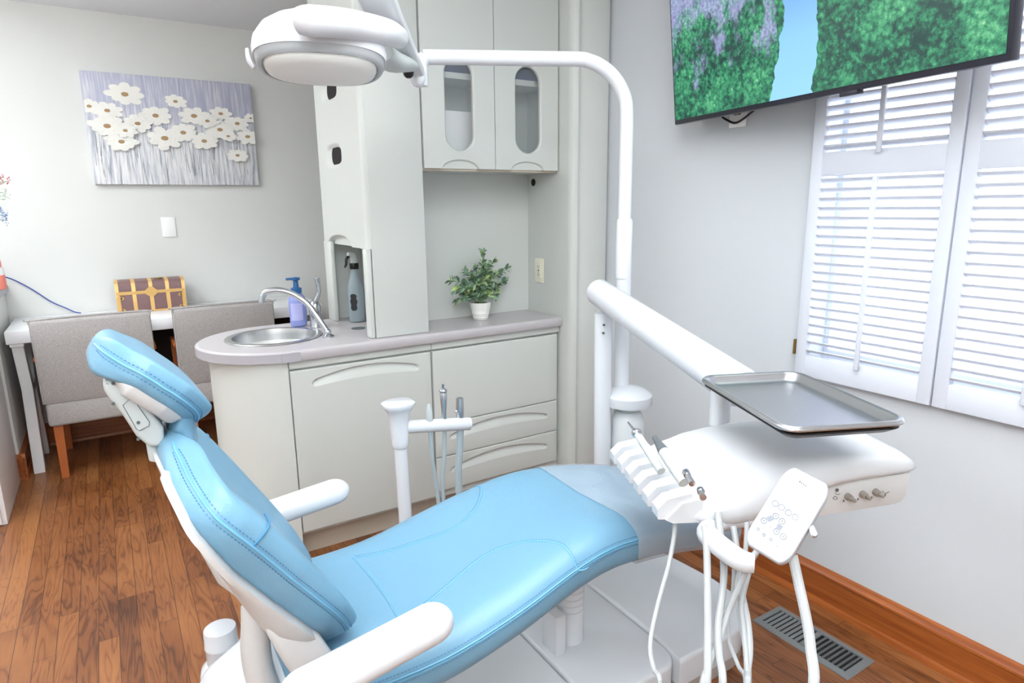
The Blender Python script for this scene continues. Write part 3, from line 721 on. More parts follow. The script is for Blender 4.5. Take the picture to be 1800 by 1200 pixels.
# --- wall cabinet with two glazed doors
UX0, UX1, UYF, UZ0 = 1.0915, 1.742, 2.372, 1.503
uc = thing('wall_cabinet', 'greige wall cabinet with two pill-shaped glazed doors above the plant', 'cabinet', (1.4, 2.6, UZ0))
b = MB()
b.box(UX0, UX1, UYF+.022, 2.62, UZ0-.004, UZ0+.016)
b.box(UX0, UX1, 2.60, 2.62, UZ0, CEIL-.006).box(UX0, UX0+.014, UYF+.022, 2.62, UZ0, CEIL-.006).box(UX1-.014, UX1, UYF+.022, 2.62, UZ0, CEIL-.006)
b.box(1.412, 1.426, UYF+.022, 2.60, UZ0, CEIL-.006)
b.box(UX0+.01, UX1-.01, UYF+.05, 2.60, 1.856, 1.879)
obj('cabinet_box', b, 'cab', uc)
obj('bottom_edge', MB().box(UX0, UX1-.002, UYF+.018, UYF+.034, UZ0-.007, UZ0+.004), 'toe', uc)['label'] = 'tan raw bottom edge'
def glazed(x0, x1, wc):
    W = x1-x0; zt = CEIL-.01
    xc = wc; hw = .062; za, zb = 1.572, 1.925
    d = MB(); n = 24
    inner = []; outer = []
    for i in range(n+1):
        a = PI+PI*i/n; inner.append((xc+hw*math.cos(a), za+hw+hw*math.sin(a)*.95))
    for i in range(n+1):
        a = PI*i/n; inner.append((xc+hw*math.cos(a), zb-hw+hw*math.sin(a)*.95))
    # matching rectangle points around the opening (from za-.03 to top)
    z_lo = za-.02; N_ = len(inner)
    for x, z in inner:
        dx, dz = x-xc, z-(za+zb)/2
        sx = (x1-xc) if dx > 0 else (xc-x0); top = zt-(za+zb)/2; bot = (za+zb)/2-z_lo
        kx = sx/abs(dx) if abs(dx) > 1e-6 else 1e9; kz = (top/dz if dz > 0 else bot/-dz) if abs(dz) > 1e-6 else 1e9
        kk = min(kx, kz); outer.append((xc+dx*kk, (za+zb)/2+dz*kk))
    corners = [(x0, z_lo), (x1, z_lo), (x1, zt), (x0, zt)]
    for cxx, czz in corners:
        j = min(range(N_), key=lambda q: (outer[q][0]-cxx)**2+(outer[q][1]-czz)**2); outer[j] = (cxx, czz)
    yf = UYF
    ch = [(xc+(x-xc)*1.10, (za+zb)/2+(z-(za+zb)/2)*1.025) for x, z in inner]
    V3 = lambda ps, y: [Vector((x, y, z)) for x, z in ps]
    d.rings([V3(outer, yf+.018), V3(outer, yf), V3(ch, yf), V3(inner, yf+.006), V3(inner, yf+.018)], cap=False, loop=True)
    ob = obj('door', d, 'cab', uc, smooth=30)
    # lower strip with scooped finger pull
    def fn(u, v):
        a = (u-W*.5)/.082; top = .036*math.sqrt(max(0, 1-a*a)) if abs(a) < 1 else -1
        q = 0
        if v < top: q = -.010*smooth01((top-v)/.005)
        return q
    obj('pull_strip', MB().field((x0, yf, UZ0+.002), (1, 0, 0), (0, 0, 1), lin(0, W*.5-.09, 3)+lin(W*.5-.088, W*.5+.088, 80)+lin(W*.5+.09, W, 3), lin(0, z_lo-UZ0-.002, 30), fn, (0, -1, 0), back=.018), 'cab', ob, smooth=60)
    pn = MB(); pn.box(xc-hw-.012, xc+hw+.012, yf+.0185, yf+.0215, za-.012, zb+.012)
    obj('glass_pane', pn, 'pebble', ob)
glazed(UX0+.002, 1.4165, RY(UYF, 808, 180).x)
glazed(1.4195, UX1-.004, RY(UYF, 929, 190).x)
# stored things seen through the pebbled glass
tag(obj('storage_box', MB().box(1.12, 1.385, UYF+.06, 2.55, 1.880, 2.02, .006), 'navy', None, (1.25, 2.5, 1.880)), 'dark blue box on the shelf behind the left glazed door', 'box')
tag(obj('storage_box', MB().box(1.45, 1.70, UYF+.06, 2.55, 1.880, 2.02, .006), 'navy', None, (1.57, 2.5, 1.880)), 'dark blue box on the shelf behind the right glazed door', 'box')
tag(obj('paper_stack', MB().box(1.20, 1.38, UYF+.09, 2.56, UZ0+.017, 1.74, .004), 'plate', None, (1.3, 2.5, UZ0+.017)), 'white carton standing behind the left glazed door', 'carton')
# --- splash panel
tag(obj('backsplash', MB().box(1.0905, 1.7445, 2.622, 2.64, CT+.0005, UZ0+.05), 'cab', None, (1.4, 2.63, CT)), 'plain greige panel behind the plant, below the wall cabinet', 'panel')

# --- potted plant
pc = RZ(CT, 845, 561)
ppt = thing('potted_plant', 'small green plant in a white ribbed pot on the counter', 'plant', (pc.x, pc.y, CT))
prof = [(.030, 0), (.033, .002)]
for z in lin(.006, .032, 16): prof.append((.033+z*.22+.0012*math.sin(z*2*PI/.0088), z))
prof += [(.0445, .05), (.047, .072), (.047, .079), (.0445, .080), (.0435, .072), (.001, .071)]
obj('pot', MB().lathe(prof, (pc.x, pc.y, CT), n=40), 'pot', ppt, smooth=60)
obj('soil', MB().lathe([(.043, .0715), (.03, .077), (.001, .078)], (pc.x, pc.y, CT), n=24), 'soil', ppt)
lf = MB(); stm = MB(); rnd = random.Random(3)
def leaf(mb, p, d, L, W, up):
    d = d.normalized(); s = d.cross(up).normalized(); n_ = s.cross(d)
    rows = []
    for k, ww in enumerate((.08, .7, 1, .75, .05)):
        tt = k/4; rows.append([p+d*(L*tt)+s*(W*ww*q)+n_*(L*.18*math.sin(PI*tt)-W*.35*abs(q)*ww) for q in (-1, 0, 1)])
    mb.rings(rows, cap=False, closed=False)
tips = [(792, 493), (802, 528), (818, 478), (836, 470), (850, 444), (868, 458), (892, 472), (888, 494), (872, 520), (812, 505), (830, 490), (862, 482), (800, 510), (845, 480), (878, 480), (826, 520), (860, 505), (840, 500), (850, 462), (858, 470), (815, 520), (875, 505), (835, 512)]
for i, (tx, ty) in enumerate(tips):
    dep = rnd.uniform(-.05, .045)
    tipp = RY(pc.y+dep, tx, ty); base = Vector((pc.x+rnd.uniform(-.02, .02), pc.y+rnd.uniform(-.02, .02), CT+.075))
    mid = (base+tipp)/2+Vector((0, 0, .03))
    P, _ = catmull([base, mid, tipp], [1, 1, 1], 5)
    stm.tube([base, mid, tipp], .0012, n=5, smooth=5)
    for j in range(2, len(P)):
        tg = (P[j]-P[j-1]).normalized()
        for sgn in (-1, 1):
            a = rnd.uniform(0, PI); sd = tg.cross(Vector((math.cos(a), math.sin(a), .3))).normalized()*sgn
            leaf(lf, P[j], sd+tg*.7, rnd.uniform(.024, .036), rnd.uniform(.009, .0125), Vector((rnd.uniform(-.4, .4), rnd.uniform(-.4, .4), 1)))
    leaf(lf, P[-1], P[-1]-P[-2], .024, .007, Vector((.2, -.3, 1)))
obj('stems', stm, 'stem', ppt); obj('foliage', lf, 'leaf', ppt)

# ================================================================== TV
tvl = RX(1.84, 1186, 220)
TA = R(10.0); TT = R(6)
tv = thing('television', 'wall-mounted flat television showing a river between green cliffs', 'television', tvl)
ex = Vector((-math.sin(TA), -math.cos(TA), 0)); nn = Vector((-math.cos(TA), math.sin(TA), 0))   # along screen (towards camera side), facing room
upv = (Vector((0, 0, 1))*math.cos(TT)+nn*math.sin(TT)); nf = ex.cross(upv)*-1
if nf.x > 0: nf = -nf
TW, TH = 1.148, .66
bz = .0095
o_ = tvl
b = MB(); b.obox(o_+ex*(TW/2)+upv*(TH/2)-nf*.016, (ex, upv, nf), (TW/2, TH/2, .016), .004)
obj('housing', b, 'bezel', tv)
# screen is its own object with local axes so its picture follows the panel
me = bpy.data.meshes.new('screen'); q = MB(); q.box(0, TW-2*bz, -.0012, 0, 0, TH-.026)
q.bm.to_mesh(me); q.bm.free(); me.materials.append(M['screen'])
scn = bpy.data.objects.new('screen', me); COL.objects.link(scn); scn.parent = tv
rm = Matrix.Identity(4)
for i in range(3): rm[i][0] = ex[i]; rm[i][1] = -nf[i]; rm[i][2] = upv[i]
org = o_+ex*bz+upv*.016+nf*.0006
rm.translation = org-ORG[tv.name]; scn.matrix_local = rm
ORG['screen'] = org
mt = MB(); cpt = o_+ex*(TW*.42)+upv*(TH*.5)-nf*.035
mt.obox(cpt, (ex, upv, nf), (.22, .15, .01), .003)
wp_ = Vector((WR-.012, 1.45, cpt.z))
mt.tube([cpt-nf*.01, (cpt+wp_)/2+Vector((-.01, .05, 0)), wp_], .018, n=10, smooth=4)
mt.box(WR-.014, WR-.001, 1.38, 1.52, cpt.z-.12, cpt.z+.12, .002)
obj('wall_bracket', mt, 'black', tv)
b = MB(); bp_ = RX(1.70, 1575, 147)
qa = o_+ex*(TW*.655)-upv*.004-nf*.012
b.obox(qa, (ex, upv, nf), (.028, .006, .012), .002)
obj('sensor_bar', b, 'bezel', tv)
op_ = RX(WR-.004, 1297, 212)
ou = thing('cable_wall_plate', 'white outlet plate on the grey wall just below the television', 'outlet', op_)
obj('cover_plate', MB().box(WR-.007, WR-.001, op_.y-.036, op_.y+.036, op_.z-.022, op_.z+.10, .002), 'plate', ou)
q = MB()
for dy in (-.008, .008): q.cyl((WR-.012, op_.y+dy, op_.z+.025), (WR-.006, op_.y+dy, op_.z+.025), .007, n=14)
obj('connectors', q, 'dgrey', ou)
q = [RX(WR-.02, 1268, 203), RX(WR-.022, 1280, 212), RX(WR-.022, 1292, 216), RX(WR-.022, 1305, 210), RX(WR-.03, 1325, 194), RX(WR-.05, 1345, 178)]
q[0].z += .0
q.insert(0, q[0]+Vector((0, .03, .05)))
tag(obj('power_cable', MB().tube(q, .004, n=8), 'black', None, q[2]), 'black cable looping below the television at the wall plate', 'cable')

# ================================================================== BACK LEFT AREA
# painting
pa, pb, pcn, pd = RY(WB-.035, 138, 124), RY(WB-.035, 440, 147), RY(WB-.035, 455, 325), RY(WB-.035, 167, 324)
PX0, PX1 = (pa.x+pd.x)/2, (pb.x+pcn.x)/2; PZ0, PZ1 = (pcn.z+pd.z)/2, (pa.z+pb.z)/2
pn = thing('canvas_painting', 'wide canvas painting of white daisies on a grey and lilac ground', 'painting', ((PX0+PX1)/2, WB-.02, PZ0))
obj('canvas', MB().box(PX0, PX1, WB-.036, WB-.001, PZ0, PZ1, .003), 'canvas', pn)
fl = MB()
F = [(658, 497, 92), (925, 535, 62), (470, 560, 62), (565, 583, 72), (820, 610, 84), (1022, 612, 84), (1163, 600, 66), (1250, 652, 70), (565, 665, 92), (725, 652, 76), (965, 700, 80), (868, 730, 98), (1158, 685, 80), (640, 748, 80), (1075, 745, 78), (1303, 722, 72), (1250, 820, 62), (1318, 625, 40), (660, 690, 60), (1090, 640, 60), (1200, 720, 50)]
rnd = random.Random(5)
for i, (zx, zy, zr) in enumerate(F):
    c = RY(WB-.037, zx/3, zy/3); r = zr/3*(PX1-PX0)/289; n_ = rnd.choice((7, 8, 8, 9)); a0 = rnd.random()
    yy = WB-.0365-.0012*i
    for k in range(n_):
        a = a0+2*PI*k/n_; pts = []
        L = r*rnd.uniform(.85, 1.12); wd = r*.30
        for q in range(12):
            th = 2*PI*q/12; lx = L*.52+L*.50*math.cos(th); ly = wd*math.sin(th)*(1.0+.25*math.cos(th))
            x = c.x+(lx*math.cos(a)-ly*math.sin(a))*1.0; z = c.z+(lx*math.sin(a)+ly*math.cos(a))*.62
            pts.append(Vector((max(PX0+.003, min(PX1-.003, x)), yy, max(PZ0+.003, min(PZ1-.003, z)))))
        fl.prism([q_+Vector((0, -.00035*(k % 3)-.00003*k, 0)) for q_ in pts], (0, -.0003, 0))
    fl.prism([Vector((c.x+r*.2*math.cos(q), yy-.0012, c.z+r*.13*math.sin(q))) for q in [2*PI*j/10 for j in range(10)]], (0, -.0008, 0), mi=1)
obj('painted_daisies', fl, ['petal', 'petalc'], pn, smooth=20)
sm = MB(); 
for i in range(120):
    x = rnd.uniform(PX0+.02, PX1-.02); z0 = PZ0+rnd.uniform(0, .22); L = rnd.uniform(.05, .24); dx = rnd.uniform(-.02, .02)
    sm.prism([Vector((x, WB-.0362, z0)), Vector((x+.0022, WB-.0362, z0)), Vector((x+dx+.0012, WB-.0362, min(z0+L, PZ0+.36))), Vector((x+dx, WB-.0362, min(z0+L, PZ0+.36)))], (0, -.0003, 0), mi=rnd.choice((0, 0, 0, 1)))
obj('painted_stems', sm, ['petal', 'icond'], pn, smooth=20)
# blank switch plate
sw = RY(WB-.003, 296.5, 399)
tag(obj('blank_wall_plate', MB().box(sw.x-.038, sw.x+.038, WB-.007, WB-.0005, sw.z-.06, sw.z+.06, .002), 'plate', None, sw), 'plain white wall plate below the daisy painting', 'wall plate')

# desk
DZ = .77
dk = thing('desk', 'long white desk against the back wall behind the two grey chairs', 'desk', (.3, 4.25, 0))
obj('desk_top', MB().box(-.478, 1.10, 3.985, WB-.005, DZ-.065, DZ, .004), 'desk', dk)
def desk_leg(x):
    l = MB()
    for (ya, yb) in ((4.03, 4.05), ):
        pts = [(3.995, DZ-.08), (4.075, DZ-.08), (4.20, .42), (4.13, .02), (4.13, 0), (4.04, 0), (4.04, .02), (4.11, .42)]
    l.prism([Vector((x, y, z)) for y, z in ((4.0, DZ-.066), (4.07, DZ-.066), (4.17, .44), (4.09, 0), (4.02, 0), (4.10, .44))], (.05, 0, 0), bev=.003)
    l.prism([Vector((x, y, z)) for y, z in ((4.43, DZ-.066), (4.36, DZ-.066), (4.26, .44), (4.34, 0), (4.41, 0), (4.33, .44))], (.05, 0, 0), bev=.003)
    l.box(x, x+.05, 4.14, 4.29, .42, .46)
    l.box(x-.004, x+.054, 3.995, 4.44, DZ-.082, DZ-.065, .002)
    return l
obj('under_desk_shade', MB().box(-.40, 1.02, 4.455, 4.47, .12, DZ-.067), 'desk_shade', dk)['label'] = 'dark brown sheet added as shade under the desk'  # added dark sheet, stands in for the deep shade under the desk
obj('leg', desk_leg(-.462), 'desk', dk); obj('leg', desk_leg(1.03), 'desk', dk)

# chest on desk
h0, h1 = RY(4.30, 212, 541), RY(4.30, 329, 532)
CX0, CX1 = RY(4.30, 208, 541).x, RY(4.30, 327, 532).x
ctop = RY(4.30, 205, 492).z
chh = .175; CY0 = 4.30; CY1 = 4.44
ch = thing('treasure_chest_box', 'small brown trunk-style box with gold bands on the white desk', 'box', ((CX0+CX1)/2, 4.37, DZ))
obj('box_body', MB().box(CX0, CX1, CY0, CY1, DZ+.0005, DZ+.115, .002), 'chest', ch)
lidprof = [(CY0, .116), (CY0, .160), (CY0+.006, .172), (CY0+.02, .180), (CY1-.02, .186), (CY1, .175), (CY1, .116)]
obj('lid', MB().rings([[Vector((x, y, DZ+z)) for y, z in lidprof] for x in (CX0, CX1)]), 'chest', ch)
bn = MB(); W = CX1-CX0
for tt in (0.012, .25, .5, .745, .988):
    hw = .010 if 0.1 < tt < .9 else .009
    xc = CX0+W*tt
    pr = [(CY0-.002, .0005), (CY0-.002, .162), (CY0+.004, .174), (CY0+.02, .1825), (CY1-.02, .188), (CY1-.02, .184), (CY0+.02, .178), (CY0+.007, .170), (CY0+.001, .160), (CY0+.001, .0005)]
    bn.rings([[Vector((x, y, DZ+z)) for y, z in pr] for x in (xc-hw, xc+hw)])
bn.box(CX0, CX1, CY0-.003, CY0, DZ+.106, DZ+.124)
bn.box(CX0, CX1, CY0-.0028, CY0, DZ+.001, DZ+.010)
xm = CX0+W*.5
bn.prism([Vector((xm+a, CY0-.005, DZ+.115+b_)) for a, b_ in ((-.035, .006), (-.016, .024), (-.008, .032), (.008, .032), (.016, .024), (.035, .006), (.035, -.006), (.016, -.022), (.009, -.026), (-.009, -.026), (-.016, -.022), (-.035, -.006))], (0, .004, 0))
for xx, sg in ((CX0, 1), (CX1, -1)):
    bn.box(xx, xx+sg*.017, CY0-.0035, CY0, DZ+.012, DZ+.10)
    for zz in (.018, .088):
        bn.cyl((xx+sg*.026, CY0-.004, DZ+zz), (xx+sg*.026, CY0-.0005, DZ+zz), .009, n=14); bn.box(xx+sg*.010, xx+sg*.026, CY0-.004, CY0, DZ+zz-.005, DZ+zz+.005)
obj('gold_bands', bn, 'gold', ch)['label'] = 'gold bands with a diamond lock plate'
obj('lid_ring', MB().tube([Vector((xm+.045+.018*math.cos(a), CY0+.04+.012*math.sin(a), DZ+.188)) for a in [2*PI*i/16 for i in range(17)]], .0035, n=8, smooth=0), 'brass', ch)

# gray dining chairs
def parsons(x0, x1, dy, label):
    t = thing('upholstered_chair', label, 'chair', ((x0+x1)/2, 4.1+dy, 0), 'grey fabric chairs pushed in at the desk')
    yb = 3.88+dy; W = x1-x0
    # back, leaning towards the camera side at the top
    n_ = 10; rs = []
    prof = [(0, .40), (-.012, .43), (-.035, .70), (-.045, .815), (-.038, .832), (-.020, .838), (0.015, .838), (.030, .828), (.034, .80), (.055, .45), (.06, .40)]
    for k, (xx, ins) in enumerate(((x0, .014), (x0+.004, .006), (x0+.014, 0), (x0+W*.33, 0), (x0+W*.66, 0), (x1-.014, 0), (x1-.004, .006), (x1, .014))):
        cyy, czz = .005, .62
        rs.append([Vector((xx, yb+cyy+(y-cyy)*(1-ins*8 if ins else 1)+.0*k, czz+(z-czz)*(1-ins*1.2))) for y, z in prof])
    obj('backrest', MB().rings(rs), 'fabric', t, smooth=60)
    ppg = MB(); ppg.tube([Vector((x0+.006, yb-.012, .43)), Vector((x0+.006, yb-.04, .80)), Vector((x0+.02, yb-.036, .835)), Vector((x1-.02, yb-.036, .835)), Vector((x1-.006, yb-.04, .80)), Vector((x1-.006, yb-.012, .43))], .0028, n=6, smooth=4)
    obj('piping', ppg, 'fabric', t)
    obj('seat', MB().box(x0+.008, x1-.008, yb+.0, yb+.53, .275, .405, .018, seg=3), 'fabric', t)
    for lx in (x0+.045, x1-.045):
        for ly, dd in ((yb+.045, -.035), (yb+.49, .0)):
            a = Vector((lx, ly, .28)); bb = Vector((lx, ly+dd, 0))
            obj('leg', MB().rings([[p+Vector((i*s, j*s, 0)) for i, j in ((-1, -1), (1, -1), (1, 1), (-1, 1))] for p, s in ((bb, .016), (a, .021))]), 'wood', t)
    for sx_ in (x0-.012, x1-.012):
        obj('armrest', MB().box(sx_, sx_+.024, yb+.03, yb+.25, .612, .640, .008).box(sx_+.002, sx_+.022, yb+.2, yb+.23, .40, .615), 'wood', t)
ca, cb_ = RY(3.86, 48, 700), RY(3.86, 265, 552)
parsons(-.362, .158, 0, 'grey upholstered chair with wooden legs, left of the pair at the desk')
parsons(.262, .782, .0, 'grey upholstered chair with wooden legs, right of the pair, partly behind the sink counter')

# left cabinet + cap
lc = thing('side_cabinet', 'white cabinet at the left photo edge in front of the half wall', 'cabinet', (-.8, 3.68, 0))
obj('cabinet_body', MB().box(-1.15, -.513, 3.41, 3.955, 0, .919, .003), 'desk', lc)
obj('door', MB().box(-1.14, -.53, 3.392, 3.409, .01, .91, .003), 'desk', lc)
capc = RY(WB, 27, 500)
CAPZ = .958
cp = tag(obj('counter_slab', MB().box(-1.18, -.485, 3.37, WB-.002, .922, CAPZ, .004), 'band', None, (-.8, 3.9, .92)), 'grey counter slab over the half wall at the left photo edge', 'countertop')
# pink bottle
bp = RZ(CAPZ, 0, 497)
bx = RY(4.25, 1, 495)
bpos = Vector((bx.x-.012, 4.25, CAPZ))
pk = thing('pink_bottle', 'pink bottle with a white band at the left photo edge', 'bottle', bpos)
obj('bottle_body', MB().lathe([(.026, 0), (.034, .003), (.036, .01), (.036, .075)], bpos, n=24), 'pink', pk)
obj('band', MB().lathe([(.0345, .075), (.0345, .115)], bpos, n=24), 'plate', pk)
obj('cap', MB().lathe([(.028, .115), (.028, .15), (.02, .155)], bpos, n=24), 'pink', pk)
# flower arrangement (vase mostly out of frame)
vp = Vector((-.66, 4.10, CAPZ))
fv_ = thing('flower_arrangement', 'artificial pink, white and blue flowers reaching in at the left photo edge', 'flowers', vp)
obj('vase', MB().lathe([(.04, 0), (.055, .03), (.05, .12), (.03, .2), (.035, .22)], vp, n=24), 'white', fv_)
stm = MB(); 
for nm, m_, tgts in (('pink_sprig', 'pinkfl', [(14, 318), (6, 322), (2, 312)]), ('white_blossom', 'whitefl', [(10, 345), (3, 350), (6, 338)]), ('blue_blossom', 'bluefl', [(10, 380), (4, 374), (7, 388), (1, 368)])):
    bl = MB()
    for (tx, ty) in tgts:
        tp = RY(4.12, tx, ty); stm.tube([vp+Vector((0, 0, .2)), (vp+Vector((0, 0, .3))+tp)/2+Vector((0, 0, .06)), tp], .0015, n=5)
        for j in range(16 if nm != 'pink_sprig' else 9):
            d = Vector((rnd.gauss(0, 1), rnd.gauss(0, 1), rnd.gauss(0, 1))).normalized(); s_ = .022 if nm != 'pink_sprig' else .012
            leaf(bl, tp+d*rnd.uniform(0, s_), d, .012, .004, Vector((.3, .2, 1)))
    obj(nm, bl, m_, fv_)
obj('stems', stm, 'stem', fv_)
cab_ = [RY(4.47, 10, 487), RY(4.485, 35, 497), RY(4.485, 62, 512), RY(4.485, 90, 530), RY(4.48, 115, 541), RY(4.47, 131, 548)]
cab_.insert(0, RY(4.47, -20, 483))
cab_.append(cab_[-1]+Vector((.03, -.01, -.008)))
tag(obj('blue_cable', MB().tube(cab_, .0035, n=8), 'bluecable', None, cab_[3]), 'thin blue cable running down the back wall to the desk', 'cable')

# floor register
v0_, v1_, v2_ = RZ(0, 1327, 1090), RZ(0, 1495, 1190), RZ(0, 1372, 1066)
vx0, vx1, vy0, vy1 = 1.668, 1.812, .85, 1.178
vt = thing('floor_vent', 'grey metal floor register beside the wooden baseboard', 'vent', ((vx0+vx1)/2, (vy0+vy1)/2, 0))
f = MB()
f.rings([[Vector((cx+sx*a, cy+sy_*b_, z)) for sx, sy_ in ((-1, -1), (1, -1), (1, 1), (-1, 1))] for (a, b_, z) in ((.072, .164, .001), (.070, .162, .004), (.056, .148, .0065), (.050, .142, .0065), (.050, .142, .001)) for cx, cy in (((vx0+vx1)/2, (vy0+vy1)/2),)], cap=False)
cyv = (vy0+vy1)/2; f.box(vx0+.02, vx1-.02, cyv-.008, cyv+.008, .002, .0065)
obj('register_frame', f, 'vent', vt)
s1 = MB()
for k in range(18):
    yy = vy0+.032+k*(vy1-vy0-.064)/17
    if abs(yy-cyv) < .01: continue
    th = R(40 if yy > cyv else 75)
    s1.obox(((vx0+vx1)/2, yy, .0035), (Vector((1, 0, 0)), Vector((0, math.cos(th), math.sin(th))), Vector((0, -math.sin(th), math.cos(th)))), (.051, .0042, .0008))
obj('slats', s1, 'vent', vt)
obj('dark_grille_bottom', MB().box(vx0+.02, vx1-.02, vy0+.02, vy1-.02, .0003, .0009), 'black', vt)

# ================================================================== DENTAL CHAIR
YM = 1.26
dch = thing('dental_chair', 'reclined dental chair with light blue upholstery and white base', 'dental chair', (.8, YM, 0))
def stitches(mb, path, step=.0075, L=.0042, r=.0009):
    acc = 0; last = path[0]
    for a, b_ in zip(path, path[1:]):
        d = (b_-a); Ln = d.length
        if Ln < 1e-6: continue
        dn = d/Ln; t = step-acc if acc else 0
        while t < Ln:
            p = a+dn*t
            mb.tube([p, p+dn*L], r, n=4, smooth=0); t += step
        acc = (Ln-(t-step))
SK = .05; TEL = []
def cushion(name, st, tE_, tR, tC, inset, ybk, parent=dch, rows=((.0, 0),), endr=.5, m='blue', tB=None, capr=.03, taper=0, fE=0, kmin=.06, wcap=.25):
    """st: list of (x, z, half_width) of the side piping; nrm = facing side."""
    P = [Vector((x, 0, z)) for x, z, w_ in st]; Wd = [w_ for _, _, w_ in st]
    P, Wd = catmull(P, Wd, 6)
    cum = [0]
    for p0_, p1_ in zip(P, P[1:]): cum.append(cum[-1]+(p1_-p0_).length)
    Lt = cum[-1]; endl = [0, .0006, .002, .0045, .008, .0125, .018, .025]
    pos = endl+[endl[-1]+(Lt-2*endl[-1])*i_/44 for i_ in range(1, 44)]+[Lt-v_ for v_ in reversed(endl)]
    def at_(d_):
        for i_ in range(len(cum)-1):
            if d_ <= cum[i_+1] or i_ == len(cum)-2:
                t_ = min(1, (d_-cum[i_])/max(1e-9, cum[i_+1]-cum[i_])); return P[i_].lerp(P[i_+1], t_), Wd[i_]*(1-t_)+Wd[i_+1]*t_
    PW = [at_(d_) for d_ in pos]; P = [q_[0] for q_ in PW]; Wd = [q_[1] for q_ in PW]
    n = len(P); rs = []; pip = [[], []]; st_rows = [[], [], [], []]; TEL.clear()
    for i in range(n):
        s = pos[i]/Lt; ts = 1-taper*smooth01((s-.3)/.7)
        tE = tE_*(1+fE*(1-smooth01(s/.4))); TEL.append(tE)
        dd_ = min(pos[i], Lt-pos[i]); k = math.sqrt(max(0, 1-(1-min(1, dd_/capr))**2))
        Wd[i] = Wd[i]*(1-wcap+wcap*k)
        i0_, i1_ = max(i-1, 0), min(i+1, n-1)
        if i < 8: i0_, i1_ = 7, 9
        if i > n-9: i0_, i1_ = n-10, n-8
        tg = (P[i1_]-P[i0_]).normalized()
        nr = Vector((-tg.z, 0, tg.x))
        if nr.dot(Vector(ybk)) > 0: nr = -nr
        w_ = Wd[i]
        prof = [(0, -(tB or tE)), (.6, -(tB or tE)), (.88, -tE), (.965, -tE*.8), (1.0, -tE*.35), (1.0, 0), (.995, tR*.35), (.97, tR*.75), (.93, tR*.97), (.87, tR), (.78, tR*.97), (.6, tC+(tR-tC)*.45), (.35, tC+(tR-tC)*.1), (0, tC)]
        full = [(a, b_) for a, b_ in prof]+[(-a, b_) for a, b_ in reversed(prof[1:-1])]
        rs.append([P[i]+Vector((-(a+1)*w_*SK, YM+a*w_, 0))+nr*(b_*(kmin+(1-kmin)*k)*(ts if b_ > 0 else 1)) for a, b_ in full])
        for q, sg in enumerate((-1, 1)):
            pip[q].append(P[i]+Vector((-(sg+1)*w_*SK, YM+sg*(w_+.0012), 0)))
            st_rows[q].append(P[i]+Vector((-(sg+1)*w_*SK, YM+sg*(w_+.0008), 0))+nr*.007*(kmin+(1-kmin)*k)); st_rows[q+2].append(P[i]+Vector((-(sg+1)*w_*SK, YM+sg*(w_+.0008), 0))-nr*.007*(kmin+(1-kmin)*k))
    ob = obj(name, MB().rings(rs), m, parent, smooth=180)
    for p_ in pip: obj('piping', MB().tube(p_[2:-2], .0022, n=6, smooth=0), 'pipe', ob)
    for q_ in (0, 1):
        sm_ = MB(); stitches(sm_, st_rows[q_][4:-4]); stitches(sm_, st_rows[q_+2][4:-4])
        obj('stitching', sm_, 'stitch', ob)
    return ob, P, Wd
# backrest
bk = []
for px, py, yn in ((306, 774, 1.165), (308, 790, 1.13), (319, 812, 1.105), (333, 842, 1.07), (358, 883, 1.01), (381, 911, .992), (412, 936, .985), (450, 965, .988), (517, 1020, 1.005), (583, 1071, 1.04), (606, 1093, 1.07), (615, 1110, 1.11)):
    p = RY(yn, px, py); bk.append((p.x, p.z, YM-yn))
back, BP, BW = cushion('backrest', bk, .054, .038, .002, .03, (-1, 0, -.6), taper=.35, fE=-.5)
# back shell
def shell_from(P, Wd, off0_, off1, name, m, parent, i0=0, i1=None, wadd=.004, ncap=4):
    rs = []; n = len(P); i1 = i1 or n
    for i in range(i0, i1):
        tg = (P[min(i+1, n-1)]-P[max(i-1, 0)]).normalized(); nr = Vector((-tg.z, 0, tg.x))
        if nr.x > 0: nr = nr
        if nr.dot(Vector((-1, 0, -.6))) < 0: nr = -nr
        w_ = Wd[i]+wadd; e = min(i-i0, i1-1-i); k = min(1, .3+.7*e/10)
        s = (i-i0)/(i1-1-i0); off0 = TEL[i]+.002; o1 = off0+(off1(s)-off0_)*k
        pr = [(.96, off0-.006), (1.0, off0-.003), (.99, off0+.006), (.9, off0+(o1-off0)*.55), (.7, off0+(o1-off0)*.85), (.35, o1), (0, o1)]
        full = pr+[(-a, b_) for a, b_ in reversed(pr[:-1])]
        inner = [(-.9, off0-.012), (.9, off0-.012)]
        rs.append([P[i]+Vector((-(a+1)*w_*SK, YM+a*w_, 0))+nr*b_ for a, b_ in full+inner])
    return obj(name, MB().rings(rs), m, parent, smooth=60)
shell_from(BP, BW, .056, lambda s: .064+.055*smooth01((s-.12)*1.5), 'back_shell', 'whitew', dch, i0=7, i1=len(BP)-3)
